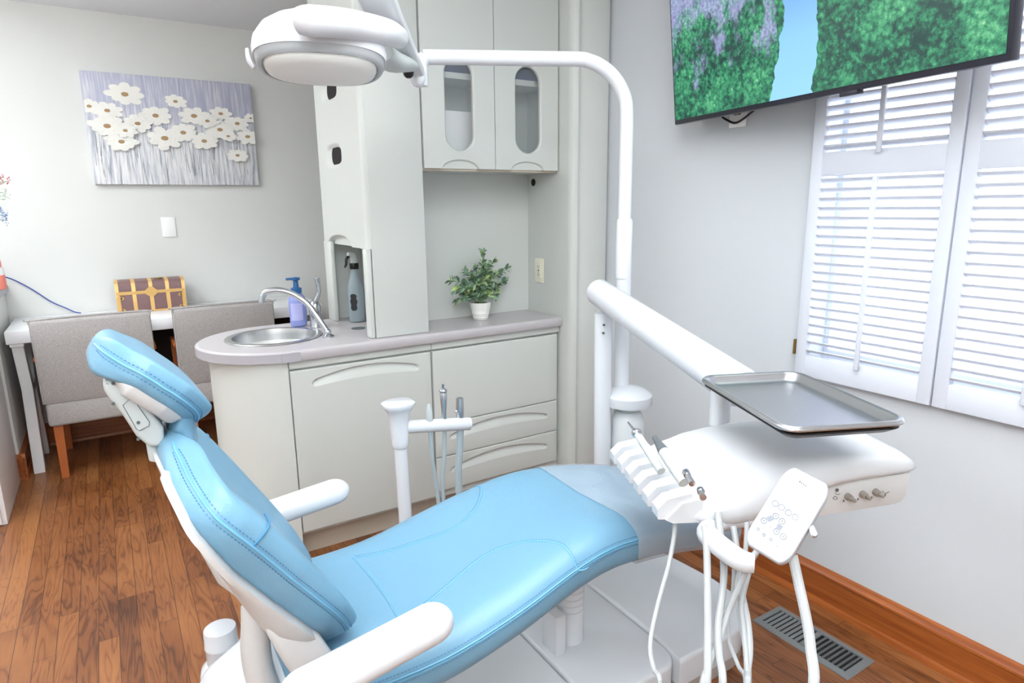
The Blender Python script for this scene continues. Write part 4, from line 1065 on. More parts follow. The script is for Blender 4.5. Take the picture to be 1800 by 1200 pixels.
# lower shell ears with hinge covers
for sg in (-1, 1):
    y = YM+sg*.19
    e = MB(); a, b_, c_ = BP[-22], BP[-14], BP[-5]
    nr = Vector((-.83, 0, -.55))
    e.rings([[p+nr*(.05)+Vector((0, y-YM+YM+q, 0)) for p, q in ((a, -.02), (a, .02))]+[p+nr*o+Vector((0, y+q, 0)) for p, o, q in ((b_, .115, .02), (b_, .115, -.02))]], cap=False) if False else None
    e.prism([a+nr*.05+Vector((0, y-.02, 0)), a+nr*.10+Vector((0, y-.02, 0)), b_+nr*.12+Vector((0, y-.02, 0)), c_+nr*.115+Vector((0, y-.02, -.01)), c_+nr*.07+Vector((.02, y-.02, -.005)), c_+nr*.045+Vector((0, y-.02, 0)), b_+nr*.045+Vector((0, y-.02, 0))], (0, .04, 0), bev=.012, seg=3)
    obj('hinge_cover', e, 'whitew', dch, smooth=50)
    pv = c_+nr*.08
    obj('pivot_roller', MB().cyl(Vector((pv.x+.03, y-.035, pv.z-.012)), Vector((pv.x+.03, y+.035, pv.z-.012)), .030, bev=.004), 'rubber', dch)
for sg_ in (-1, 1):
    i_ = 20; tg_ = (BP[i_+1]-BP[i_-1]).normalized(); nr_ = Vector((-tg_.z, 0, tg_.x)); nr_ = nr_ if nr_.x > 0 else -nr_
    w2 = BW[i_]; off_ = Vector((-(sg_+1)*w2*SK, 0, 0))
    obj('bolster_seam', MB().tube([BP[i_]+off_+Vector((0, YM+sg_*w2*a_, 0))+nr_*b_ for a_, b_ in ((1.004, .002), (.999, .014), (.975, .030), (.93, .0385), (.87, .0395), (.80, .0385))], .0018, n=6), 'stitch', back)
# neck bellows between back and headrest
nb = MB(); rs = []
n0 = BP[9]; top_ = RY(1.26, 322, 692)
for k in range(9):
    s = k/8; p = Vector((n0.x+.004, YM, n0.z-.01)).lerp(Vector((top_.x-.005, YM, top_.z)), s)
    w_ = .075-.012*math.sin(PI*s)+.002*math.sin(k*3); d_ = .030+.003*(k % 2)
    rs.append([p+Vector((d_*.8*math.cos(q), w_*math.sin(q), d_*.5*math.cos(q))) for q in [2*PI*i/28 for i in range(28)]])
nko = obj('neck_sleeve', MB().rings(rs), 'blue', dch, smooth=180)
# headrest
hdst = []
for px, py, yn in ((164, 603, 1.235), (172, 611, 1.215), (188, 623, 1.192), (217, 641, 1.168), (252, 659, 1.152), (287, 681, 1.152), (316, 699, 1.158), (338, 716, 1.178), (348, 728, 1.195), (347, 742, 1.23)):
    p = RY(yn, px, py); hdst.append((p.x, p.z, YM-yn))
hr, HP, HW = cushion('headrest', hdst, .026, .026, .026, .02, (-.6, 0, -1), capr=.026, fE=.5, wcap=.35)
rs = []
for i in range(14, len(HP)-6):
    tg = (HP[i+1]-HP[i-1]).normalized(); nr = Vector((-tg.z, 0, tg.x)); nr = nr if nr.z < 0 else -nr
    w_ = HW[i]*.98; e = min(i-14, len(HP)-7-i); k = min(1, .3+.7*e/6)
    pr = [(.93, .018), (.93, .027), (.86, .028+.016*k), (.5, .030+.022*k), (0, .030+.024*k)]
    full = pr+[(-a, b_) for a, b_ in reversed(pr[:-1])]
    rs.append([HP[i]+Vector((-(a+1)*w_*SK, YM+a*w_, 0))+nr*b_ for a, b_ in full])
obj('headrest_shell', MB().rings(rs), 'whitew', dch, smooth=60)
# headrest link: flat grey arm behind the back top
lk = MB(); LY = 1.20
out = [(180, 676), (187, 668), (204, 667), (216, 680), (240, 690), (262, 718), (288, 752), (290, 772), (282, 786), (262, 786), (240, 768), (214, 728), (196, 706), (184, 690)]
lk.prism([RY(LY, a, b_) for a, b_ in out], (0, .09, 0), bev=.007, seg=3)
lko = obj('headrest_link', lk, 'greyp', dch, smooth=50)
q = MB(); out2 = [(216, 712), (232, 698), (263, 742), (262, 748), (245, 757), (240, 754)]
q.prism([RY(LY-.0012, a, b_) for a, b_ in out2], (0, .002, 0))
obj('cover_plate', q, 'greyp', lko)
q = MB(); o3 = [RY(LY-.0016, a, b_) for a, b_ in out2]; q.tube(o3+[o3[0]], .0006, n=5, smooth=0)
obj('cover_groove', q, 'dgrey', lko)
q = MB()
for a, b_ in ((199, 673), (199, 709), (243, 742), (243, 771)):
    c_ = RY(LY, a, b_); q.cyl(c_, c_+Vector((0, -.0025, 0)), .0028, n=10)
obj('screw', q, 'dgrey', lko)
q = MB(); q.cyl(RY(LY+.01, 206, 676), RY(LY+.01, 206, 676)+Vector((0, .10, 0)), .012, n=20, bev=.003)
obj('release_knob', q, 'whitew', lko)
q = MB(); a_ = RY(LY+.02, 222, 672); q.prism([RY(LY+.01, *p) for p in ((208, 662), (240, 672), (300, 708), (325, 735), (300, 740), (262, 716), (232, 690))], (0, .07, 0), bev=.006)
obj('headrest_mount', q, 'whitew', dch, smooth=50)
q = MB(); q.prism([RY(LY+.02, *p) for p in ((258, 785), (280, 780), (296, 800), (290, 815), (262, 812))], (0, .05, 0), bev=.004)
obj('link_bracket', q, 'greyp', dch)

# seat and leg rest
zp_ = [(.15, .500), (.30, .487), (.47, .490), (.63, .522), (.74, .549), (.84, .569), (.905, .576), (.97, .574), (1.08, .560), (1.19, .538), (1.30, .505), (1.42, .462), (1.50, .432)]
hw_ = [(.15, .20), (.19, .235), (.26, .248), (.45, .255), (.65, .255), (.80, .242), (.92, .235), (1.1, .228), (1.3, .215), (1.40, .195), (1.47, .16), (1.50, .11)]
def sm_tab(tab):
    pts, _ = catmull([Vector((a, b_, 0)) for a, b_ in tab], [0]*len(tab), 5); return [(p.x, p.y) for p in pts]
zp_ = sm_tab(zp_); hw_ = sm_tab(hw_)
SEAM = []
def crown(a):
    a = abs(a); return interp([(0, .030), (.35, .034), (.62, .038), (.78, .036), (.88, .028), (.95, .017), (.985, .006), (1, 0)], a)
def seat_top(x, y):
    h = interp(hw_, x); a = (y-YM)/h
    return interp(zp_, x)+(crown(a) if abs(a) <= 1 else 0)
xs = lin(.195, .245, 6)+lin(.255, 1.38, 58)+lin(1.39, 1.5, 16)
rs = []
for x in xs:
    h = interp(hw_, x); z = interp(zp_, x); e = min(x-.195, 1.50-x); k = min(1, .45+.55*math.sqrt(min(1, e/.05)))
    A = [0, .2, .4, .55, .68, .78, .86, .92, .96, .985, 1.0]
    top = [(a, crown(a)*k) for a in A]
    side = [(1.004, -.012*k), (1.004, -.03*k), (.995, -.048*k), (.97, -.058*k), (.9, -.062*k), (.5, -.064*k), (0, -.064*k)]
    half = top+side; full = half+[(-a, b_) for a, b_ in reversed(half[1:-1])]
    rs.append([Vector((x, YM+a*h, z+b_)) for a, b_ in full])
st_ = obj('seat_cushion', MB().rings(rs), 'blue', dch, smooth=180)
pm_ = MB(); sm_ = MB()
for sg in (-1, 1):
    for dz in (.0022, -.0035):
        pm_.tube([Vector((x, YM+sg*(interp(hw_, x)+.0012), interp(zp_, x)+dz)) for x in xs[3:-4]], .0020, n=6, smooth=0)
    for dz, dy in ((.0085, -.004), (-.0095, .0022)):
        stitches(sm_, [Vector((x, YM+sg*(interp(hw_, x)+dy), interp(zp_, x)+dz)) for x in xs[3:-4]])
def on_seat(px, py):
    z = .56
    for _ in range(12):
        p = RZ(z, px, py); z = seat_top(p.x, p.y)
    return Vector((p.x, p.y, z))
def seam(ps, mirror=True, lift=.0005):
    c, _ = catmull([Vector(p) for p in ps], [1]*len(ps), 8)
    outs = [c]
    if mirror: outs.append([Vector((p.x, 2*YM-p.y, p.z)) for p in c])
    for o in outs:
        for p in o: p.z = seat_top(p.x, p.y)+lift
        pm_.tube(o, .0016, n=6, smooth=0)
        of = []
        for i, p in enumerate(o):
            tg = (o[min(i+1, len(o)-1)]-o[max(i-1, 0)]).normalized(); nn_ = Vector((-tg.y, tg.x, 0)); qq = p+nn_*.006; qq.z = seat_top(qq.x, qq.y)+.0004; of.append(qq)
        stitches(sm_, of, r=.0007)
nearseam = [on_seat(*p) for p in ((707, 1093), (733, 1073), (783, 1033), (850, 978), (905, 956), (950, 951), (985, 957), (1018, 970), (1034, 980))]
seam(nearseam)
c0 = nearseam[0]
cross = [Vector((c0.x-.002*k*0+.01*math.sin(PI*k/8), c0.y+(2*(YM-c0.y))*k/8, 0)) for k in range(9)]
for p in cross: p.z = 0
pm2 = cross
seam(cross, mirror=False)
seam([on_seat(1034, 983), on_seat(1038, 987)], mirror=False) if False else None
obj('piping', pm_, 'pipe', st_); obj('stitching', sm_, 'stitch', st_)
# clear plastic foot cover
rs = []
for x in [q for q in xs if q >= .99]+[]:
    h = interp(hw_, x)+.004; z = interp(zp_, x); e = 1.50-x; k = min(1, .45+.55*math.sqrt(min(1, e/.05)))
    full = []
    A = [0, .2, .4, .55, .68, .78, .86, .92, .96, .985, 1.0]
    half = [(a, crown(a)*k+.0035) for a in A]+[(1.006, -.02), (1.005, -.045*k), (.97, -.064*k), (.5, -.069*k), (0, -.069*k)]
    full = half+[(-a, b_) for a, b_ in reversed(half[1:-1])]
    rs.append([Vector((x+(.004 if x > 1.49 else 0)-.045*(abs(a)**2 if x < 1.02 else 0)*0, YM+a*h, z+b_)) for a, b_ in full])
for j, (a) in enumerate(rs[0]): pass
cvr = obj('foot_cover', MB().rings(rs, cap=False), 'cover', dch, smooth=180)
cvr['label'] = 'clear plastic protective cover over the foot end'
# under-seat structure
q = MB(); q.box(.20, .62, YM-.12, YM+.14, .385, .43, .02, seg=3)
q.rings([[Vector((x, YM+a, interp(zp_, x)-.066-b_)) for a, b_ in ((-.13, 0), (.15, 0), (.14, .012), (-.12, .012))] for x in lin(.72, 1.42, 14)])
obj('seat_pan', q, 'whitew', dch)
q = MB(); q.prism([Vector((x, YM-.11, z)) for x, z in ((.02, .26), (.06, .40), (.18, .47), (.36, .44), (.48, .38), (.50, .20), (.45, .119), (.05, .119))], (0, .22, 0), bev=.03, seg=4)
obj('lift_housing', q, 'enamel', dch, smooth=60)
# curved lift arms behind the back
for yy, nm in ((YM-.10, 'near'), (YM+.10, 'far')):
    pts = [RY(yy, 440, 1062), RY(yy, 447, 1090), RY(yy, 449, 1130), RY(yy, 455, 1175), RY(yy, 475, 1230), RY(yy, 520, 1300)]
    obj('lift_arm', MB().tube(pts, [.017, .024, .027, .027, .028, .028], n=16, flat=1.0), 'whitew', dch)
    a = RY(yy, 425, 1045); 
q = MB(); q.prism([RY(YM-.12, *p) for p in ((345, 960), (420, 1000), (470, 1045), (455, 1068), (430, 1068), (412, 1050), (385, 1030))], (0, .24, 0), bev=.01, seg=3)
obj('back_knuckle', q, 'whitew', dch, smooth=50)
# side covers seen left below
cc = RY(1.46, 386, 1101)
q = MB(); q.lathe([(.024, 0), (.034, -.003), (.0355, -.010), (.0355, -.040), (.0365, -.042), (.0365, -.046), (.035, -.048), (.035, -.085), (.048, -.098), (.052, -.115), (.052, -.14), (.047, -.15), (.047, -(cc.z-.121))], cc, n=40)
obj('side_post', q, 'enamel', dch, smooth=40)
q = MB(); q.prism([RY(1.50, *p) for p in ((425, 1105), (455, 1082), (500, 1085), (520, 1150), (530, 1260), (395, 1260), (400, 1150))], (0, -.30, 0), bev=.02, seg=3)
obj('rear_housing', q, 'enamel', dch, smooth=60)
# column below the leg rest
pcx = Vector((1.015, 1.32, 0))
prof = [(.042, .115), (.042, .22)]
for k in range(4): z = .22+k*.02; prof += [(.042, z), (.0400, z+.001), (.0400, z+.003), (.042, z+.004)]
prof += [(.042, .30), (.036, .31), (.036, .50)]
obj('piston_boot', MB().lathe(prof, pcx, n=32), 'enamel', dch, smooth=30)
obj('link_stop', MB().box(.93, .965, 1.27, 1.34, .115, .24, .004), 'enamel', dch)
# base plates
def base_plate(name, pts, zt, z0=.0, rnd_=.014, m='enamel', parent=dch, skirt=None):
    c = Vector((sum(p[0] for p in pts)/len(pts), sum(p[1] for p in pts)/len(pts), 0)); rs = []
    lay = [(0, z0), (0, zt-rnd_), (rnd_*.08, zt-rnd_*.6), (rnd_*.3, zt-rnd_*.28), (rnd_*.6, zt-rnd_*.08), (rnd_, zt)]
    for ins, z in lay:
        rs.append([Vector((*(Vector(p)-(Vector(p)-c.to_2d()).normalized()*ins), z)) for p in pts])
    return obj(name, MB().rings(rs), m, parent, smooth=50)
def arc_pts(cx, cy, r, a0, a1, n=8): return [(cx+r*math.cos(R(a0+(a1-a0)*i/n)), cy+r*math.sin(R(a0+(a1-a0)*i/n))) for i in range(n+1)]
pA = arc_pts(.10, 1.16, .08, 180, 270)+[(.50, 1.075), (.902, 1.072), (.906, 1.3), (.906, 1.56)]+arc_pts(.10, 1.48, .08, 90, 180)
pB = [(.909, 1.072)]+arc_pts(1.155, 1.137, .065, 270, 350)+[(1.224, 1.35), (1.224, 1.60), (.909, 1.60)]
pC = [(1.205, 1.066)]+arc_pts(1.42, 1.216, .150, 270, 325)+[(1.592, 1.20), (1.602, 1.28), (1.595, 1.40), (1.575, 1.55)]+arc_pts(1.50, 1.66, .07, 0, 90)+[(1.228, 1.73), (1.228, 1.4), (1.226, 1.2)]
base_plate('base_plate', pA, .118); base_plate('base_plate', pB, .118)
base_plate('base_plate', pC, .122, z0=.038)
base_plate('base_skirt', [(x*.995+.006, y*.997+.004) for x, y in pC], .04, 0, .002, 'skirt')
# armrests
def armrest(y, a, b_, root, w_=.041):
    t_ = MB(); a = Vector((a[0], y, a[1])); b_ = Vector((b_[0], y, b_[1])); n = 30; rs = []
    d = (b_-a); dn = d.normalized(); up = Vector((-dn.z, 0, dn.x)); up = up if up.z > 0 else -up
    for i in range(n+1):
        s = (1-math.cos(PI*i/n))/2; p = a+d*s; x0_ = 1-2*w_*1.05/d.length; q_ = max(0, (abs(2*s-1)-x0_)/(1-x0_))
        k = max(.06, math.sqrt(max(0, 1-q_*q_)))
        rs.append([p+Vector((0, 1, 0))*(w_*k*(abs(math.cos(q))**.8)*(1 if math.cos(q) > 0 else -1))+up*(.030*k*(abs(math.sin(q))**.9)*(1 if math.sin(q) > 0 else -1)) for q in [2*PI*j/24 for j in range(24)]])
    o = obj('armrest', t_.rings(rs), 'white', dch, smooth=180)
    g_ = MB(); pts = []
    s_ = MB(); e = a+d*.22; s_.tube([e-up*.012, e+Vector((.02, 0, -.05)), Vector((e.x+.07, y+root*.03, e.z-.11)), Vector((e.x+.20, y+root*.10, e.z-.19))], [.017, .019, .019, .018], n=14)
    obj('armrest_support', s_, 'greyp', o)
armrest(.945, (.145, .585), (.455, .632), 1)
armrest(1.60, (.14, .585), (.478, .622), -1)

# ================================================================== POSTS, ARMS, DELIVERY UNIT
YP = 1.65
# dental light
lt = thing('dental_light', 'white overhead dental light on a tall bent pole', 'dental light', (1.50, YP, 0))
pb0 = RY(YP, 1097, 800); ptop = RY(YP, 1088, 385); bend = RY(YP, 1082, 102)
PXL = 1.487
obj('lower_pole', MB().cyl((PXL+.008, YP, .12), (PXL+.002, YP, 1.30), .027, .026, 28), 'enamel', lt)
obj('pole_sleeve', MB().lathe([(.027, -.20), (.0275, -.17), (.0275, -.01), (.024, 0)], (PXL+.001, YP, 1.31), n=28), 'enamel', lt)
zt = bend.z
e0 = RZ(zt, 738, 100)
dirb = Vector((e0.x-PXL, e0.y-YP, 0)).normalized()
top = Vector((PXL, YP, zt)); rad = .17
pts = [Vector((PXL, YP, 1.28)), Vector((PXL, YP, 1.50)), Vector((PXL, YP, zt-rad-.03))]
for k in range(1, 9):
    a = R(90*k/8); pts.append(Vector((PXL, YP, zt-rad))+dirb*(rad*(1-math.cos(a)))+Vector((0, 0, rad*math.sin(a))))
endp = Vector((e0.x, e0.y, zt))
L_ = (endp-pts[-1]).length; pts.append(pts[-1]+dirb*(L_*.5)); pts.append(endp-dirb*.03)
for k in range(1, 5):
    a = R(90*k/4); pts.append(endp-dirb*.03+dirb*(.03*math.sin(a))+Vector((0, 0, -.03*(1-math.cos(a)))))
pts.append(pts[-1]+Vector((0, 0, -.055)))
obj('boom', MB().tube(pts, [.0225]*len(pts), n=20, smooth=3), 'enamel', lt)
knu = pts[-1]
# flex arm up and towards the camera
A0 = RD(2.12, 731, 128); A1 = RD(1.95, 705, 75); A2 = RD(1.76, 672, 18); A3 = RD(1.6, 640, -60)
up_ = Vector((0, 0, 1))
def blade(ps, ws, ts, side):
    rs = []
    for i, p in enumerate(ps):
        tg = (ps[min(i+1, len(ps)-1)]-ps[max(i-1, 0)]).normalized(); a = (side-tg*side.dot(tg)).normalized(); b_ = tg.cross(a)
        w_, t_ = ws[i], ts[i]
        rs.append([p+a*(w_*x)+b_*(t_*y) for x, y in rrect(2, 2, .55, 4)])
    return MB().rings(rs)
ps, ws = catmull([A0, A1, A2, A3], [.026, .032, .042, .046], 5)
obj('flex_arm', blade(ps, ws, [.018]*len(ps), _cx), 'white', lt, smooth=50)
K = MB(); K.ball(RD(2.12, 734, 134), .030, 10, sc=(.8, .8, 1.1))
obj('elbow_joint', K, 'enamel', lt)
K = MB(); K.ball(RD(2.06, 718, 128), .016, 8); obj('joint_gap', K, 'black', lt)
# knuckle bracket (grey underside)
B = MB(); B.tube([RD(1.80, 672, 92), RD(1.86, 690, 108), RD(1.95, 708, 112), RD(2.04, 724, 116)], [.030, .036, .030, .020], n=16, flat=.75)
obj('yoke', B, 'greyp', lt)
# head
HD = 1.62
hc = RD(HD, 563, 88)
hx = _r0.copy(); hx = (RD(HD, 690, 103)-RD(HD, 440, 88)).normalized(); hz_ = (Vector((0, 0, 1))+_f0*.22).normalized(); hz_ = (hz_-hx*hz_.dot(hx)).normalized(); hy = hz_.cross(hx)
LH = MB(); rs = []
# stacked superellipse outlines: (z, half x, half y)
def sup(cx, z, ax_, ay, n=44, e=2.6, skew=0):
    out = []
    for k in range(n):
        q = 2*PI*k/n; c_, s_ = math.cos(q), math.sin(q)
        x = ax_*abs(c_)**(2/e)*(1 if c_ > 0 else -1); y = ay*abs(s_)**(2/e)*(1 if s_ > 0 else -1)
        out.append(hc+hx*(x+cx)+hy*y+hz_*(z+skew*x))
    return out
rs = [sup(0, -.028, .142, .100), sup(0, -.012, .144, .103), sup(0, .010, .140, .100), sup(.0, .035, .124, .090), sup(.0, .054, .098, .072), sup(.0, .066, .078, .052), sup(0, .071, .035, .025)]
obj('lamp_head', LH.rings(rs), 'white', lt, smooth=50)
rs = [sup(0, -.028, .139, .098), sup(0, -.038, .136, .095), sup(0, -.044, .130, .089), sup(0, -.044, .124, .085), sup(0, -.028, .132, .090)]
obj('clear_shield', MB().rings(rs, cap=False), 'shield', lt, smooth=50)
rs = [sup(0, -.038, .123, .084), sup(0, -.048, .116, .078), sup(0, -.055, .09, .06), sup(0, -.057, .04, .03)]
obj('lamp_lens', MB().rings(rs), 'lens', lt, smooth=180)
# handles
h0 = RD(HD-.13, 545, 37); h1 = RD(HD-.10, 610, 42); h2 = RD(HD-.02, 678, 56); h3 = RD(HD+.16, 700, 66)
obj('handle', MB().tube([RD(HD-.125, 524, 38), h0, h1, h2, h3], [.024, .030, .029, .028, .026], n=20), 'white', lt, smooth=180)
obj('handle', MB().tube([RD(HD+.02, 434, 86), RD(HD+.01, 437, 104), RD(HD, 447, 120)], [.006, .009, .006], n=10, flat=.6), 'white', lt, smooth=180)

# delivery unit: post, arm, head
du = thing('delivery_unit', 'white instrument delivery unit on a thick sloping arm over the chair', 'dental unit', (1.40, YP, 0))
PXD = 1.402
obj('post', MB().cyl((PXD+.014, YP, .12), (PXD, YP, 1.0), .031, .030, 28, bev=.004), 'enamel', du)
q = MB()
for a, b_ in ((1062, 571), (1061, 585)):
    c_ = RY(YP-.029, a, b_); q.cyl(c_+Vector((0, .004, 0)), c_+Vector((0, -.002, 0)), .0035, n=10)
obj('post_screw', q, 'dgrey', du)
obj('post_collar', MB().cyl((PXD, YP, .99), (PXD+.003, YP-.005, 1.04), .021, n=20), 'enamel', du)
a0 = RY(YP, 1052, 513)
a1 = RZ(.92, 1282, 668)
ar0 = a0+(a0-a1).normalized()*.012
q = MB(); q.cyl(ar0, a1+(a1-ar0).normalized()*.05, .044, .052, 36, bev=.01)
obj('support_arm', q, 'enamel', du)
# head frame
HO = Vector((1.02, 1.07, 0)); E1 = Vector((-.40, -.917, 0)).normalized(); E2 = Vector((.917, -.40, 0)).normalized()
def hp(a, b_, z): return HO+E1*a+E2*b_+Vector((0, 0, z))
rs = []
# sections along b: (b, a0, a1, zbottom, ztop, rounding)
secs = [(-.005, .0, .28, .75, .775), (.01, -.01, .30, .74, .79), (.05, -.018, .31, .732, .815), (.10, -.022, .312, .728, .832), (.16, -.025, .305, .73, .842), (.25, -.028, .29, .762, .846), (.33, -.028, .28, .782, .846), (.40, -.028, .275, .788, .846), (.47, -.02, .27, .790, .843), (.51, -.005, .262, .790, .832), (.535, .02, .25, .792, .815), (.545, .06, .23, .794, .803)]
tabs = [[(s[0], s[i]) for s in secs] for i in (1, 2, 3, 4)]
for bb in [s[0] for s in secs]:
    A0_, A1_, zb, zt_ = [interp(t_, bb) for t_ in tabs]; H_ = zt_-zb; rk = interp([(0, .13), (.15, .10), (.35, .03), (.5, .04)], bb)
    pr = [(A0_, zb+H_*.12), (A0_+.006, zb), (A1_-.02, zb), (A1_-.004, zb+H_*.12), (A1_, zb+H_*.3), (A1_-.003, zb+H_*.52), (A1_-.12*rk, zb+H_*.72), (A1_-.3*rk, zb+H_*.86), (A1_-.6*rk, zb+H_*.95), (A1_-rk, zt_), (A0_+.10, zt_), (A0_+.05, zb+H_*.95), (A0_+.015, zb+H_*.75), (A0_, zb+H_*.5)]
    rs.append([hp(a, bb, z) for a, z in pr])
obj('console', MB().rings(rs), 'white', du, smooth=50)
# holder rail with forks
hb_ = MB()
rs = []
for a in lin(.0, .30, 4):
    rs.append([hp(a, b_, z) for b_, z in ((-.045, .756), (-.030, .748), (.03, .745), (.03, .795), (-.012, .788))])
hb_.rings(rs)
obj('holder_rail', hb_, 'white', du, smooth=30)
for k in range(6):
    a = -.004+k*.056
    fk = MB()
    def slab(da, sh): return [hp(a+da, b_, z+sh) for b_, z in ((-.058, .757), (.020, .748), (.010, .806), (-.040, .797), (-.060, .778))]
    fk.rings([slab(-.016, -.002), slab(-.012, 0), slab(.012, 0), slab(.016, -.002)])
    obj('instrument_fork', fk, 'white', du, smooth=30)
# under box with knobs
def fr(b_, z, a=.30): return hp(a, b_, z)
q = MB(); c0_ = [(.30, .752), (.585, .757), (.565, .690), (.550, .672), (.530, .664), (.30, .645)]
c0_ = [(.20, .765), (.25, .77), (.30, .789), (.515, .795), (.508, .740), (.500, .730), (.485, .725), (.20, .705)]
q.prism([hp(.262, b_, z) for b_, z in c0_], -E1*.22, bev=.004)
cbx = obj('control_box', q, 'whitew', du)
def cam_hit(px, py, a=.2625):
    # point on the plane a = const of the head
    d = ray(px, py); n_ = E1; p0 = hp(a, 0, 0); t = (p0-CP).dot(n_)/d.dot(n_); return CP+d*t
for k, (px, py) in enumerate(((1492, 872), (1518, 868), (1541, 864))):
    c_ = cam_hit(px-2, py)
    kn = MB(); kn.cyl(c_-E1*.002, c_+E1*.012, .0078, .0068, 18, bev=.001).cyl(c_+E1*.012, c_+E1*.024, .0045, .0040, 14, bev=.001)
    obj('knob', kn, 'knob', cbx)
q = MB(); c_ = cam_hit(1471, 861); q.cyl(c_, c_+E1*.0012, .0040, n=16)
for (px, py) in ((1483, 880), (1508, 877), (1532, 874), (1556, 870)):
    c_ = cam_hit(px, py, .2628); q.prism([c_+E2*a_+Vector((0, 0, b_)) for a_, b_ in ((-.0018, -.002), (.0018, -.002), (.0018, .0), (0, .0035), (-.0018, .0))], E1*.0006)
q.tube([cam_hit(px, py, .2630) for px, py in ((1468, 866), (1472, 869), (1477, 867))], .0006, n=5)
q.tube([cam_hit(px, py, .2630) for px, py in ((1551, 862), (1556, 867), (1563, 864))], .0006, n=5)
q.tube([cam_hit(px, py, .2630) for px, py in ((1464, 876), (1468, 872), (1472, 876), (1468, 878), (1464, 876))], .0006, n=5)
obj('panel_symbols', q, 'icond', cbx)
# handle below the console
hpts = [hp(.30, .10, .728), hp(.315, .03, .722)]
hpts = [RZ(.735, 1345, 912), RZ(.735, 1300, 914), RZ(.735, 1262, 920), RZ(.735, 1243, 934), RZ(.735, 1256, 951), RZ(.735, 1285, 974), RZ(.735, 1306, 986), RZ(.735, 1326, 990)]
hdl = MB().tube(hpts, [.012, .015, .018, .020, .0205, .020, .019, .017], n=18)
obj('handle', hdl, 'white', du, smooth=180)
# tray support
q = MB(); tsp = RZ(.85, 1262, 732); 
q.cyl(Vector((tsp.x, tsp.y, .83)), Vector((tsp.x, tsp.y, .935)), .020, n=24)
q.cyl(Vector((tsp.x+.03, tsp.y+.012, .83)), Vector((tsp.x+.03, tsp.y+.012, .94)), .019, n=24)
q.cyl(Vector((a1.x, a1.y, .905)), Vector((tsp.x+.015, tsp.y+.006, .905)), .016, n=16)
obj('swivel_post', q, 'white', du)
# touchpad
tp_c = RD(1.03, 1387, 902); npad = ((CP-tp_c).normalized()+Vector((0, 0, .35))+_cx*-.15).normalized()
def pad_hit(px, py, off=0):
    d = ray(px, py); p0 = tp_c+npad*off; t = (p0-CP).dot(npad)/d.dot(npad); return CP+d*t
A_ = pad_hit(1418, 850); B_ = pad_hit(1350, 962)
pu = (A_-B_).normalized(); pv_ = npad.cross(pu); pv_ = pv_ if pv_.dot(_cx) > 0 else -pv_
pcn_ = (pad_hit(1420, 843)+pad_hit(1346, 965))/2; PLn = (pad_hit(1415, 836)-pad_hit(1343, 974)).length/2
PWd = (pad_hit(1345, 880)-pad_hit(1420, 928)).length/2
def pp_(u, v, w_): return pcn_+pu*(u*PLn)+pv_*(v*PWd)+npad*w_
def outline(k=1.0, n=8):
    pts = []
    base = rrect(2, 2, .35, n)
    for a, b_ in base:
        uu = a*(1+.07*(1-b_*b_)) ; pts.append((uu*k, b_*k))
    return pts
tp = thing('touchpad', 'white touchpad with round buttons hanging at the delivery unit front', 'touchpad', pcn_)
rs = []
for k, w_ in ((.93, -.020), (.99, -.017), (1.0, -.012), (1.0, -.003), (.985, .0), (.95, .001)): rs.append([pp_(a, b_, w_) for a, b_ in outline(k)])
obj('pad_body', MB().rings(rs), 'pad', tp, smooth=50)
obj('display', MB().rings([[pp_(a, b_, w_) for a, b_ in ((.18, -.78), (.62, -.78), (.62, .80), (.18, .80))] for w_ in (.001, .0016)]), 'screenp', tp)
def ring_at(mb, px, py, r_, th=.0004, fill=False):
    c_ = pad_hit(px, py); 
    u_ = (c_-pcn_).dot(pu); v_ = (c_-pcn_).dot(pv_); c_ = pcn_+pu*u_+pv_*v_+npad*.0014
    mb.tube([c_+pu*(r_*math.cos(q))+pv_*(r_*math.sin(q)) for q in [2*PI*i/20 for i in range(21)]], th, n=5, smooth=0)
    return c_
ic = MB(); icd = MB()
for px, py in ((1363, 885), (1374, 892), (1386, 901), (1398, 909)): ring_at(ic, px, py, .0042)
for px, py in ((1343, 915), (1364, 907), (1375, 916), (1365, 934), (1377, 943)):
    c_ = ring_at(ic, px, py, .0040, .0005); icd.tube([c_-pu*.001, c_+pu*.001], .0005, n=5, smooth=0)
for (p0, p1) in (((1349, 913), (1358, 909)), ((1372, 922), (1368, 929))):
    x0_, x1_ = pad_hit(*p0, .0012), pad_hit(*p1, .0012); d_ = (x1_-x0_).normalized(); s_ = npad.cross(d_)*.0034
    ic.prism([x0_-s_, x0_+s_, x1_+s_, x1_-s_], npad*.0005)
for px, py in ((1333, 930), (1343, 940), (1355, 948)): ring_at(ic, px, py, .0018, .0004)
for px, py in ((1354, 925), (1366, 958)): 
    c_ = pad_hit(px, py, .0014); icd.tube([c_-pu*.0012, c_+pv_*.001], .0004, n=5, smooth=0)
for i in range(4):
    c_ = pad_hit(1406+i*3.4, 846+i*2.4, .0014); icd.tube([c_-pu*.0013, c_+pu*.0013], .0006 if i else .0009, n=5, smooth=0)
obj('button_outlines', ic, 'icon', tp); obj('printed_marks', icd, 'icond', tp)
# bracket from touchpad to console
brk = MB().tube([pp_(.1, .9, -.018), pp_(.0, 1.10, -.03), hp(.27, .26, .74)], [.004, .005, .006], n=10)
obj('bracket', brk, 'whitew', tp)

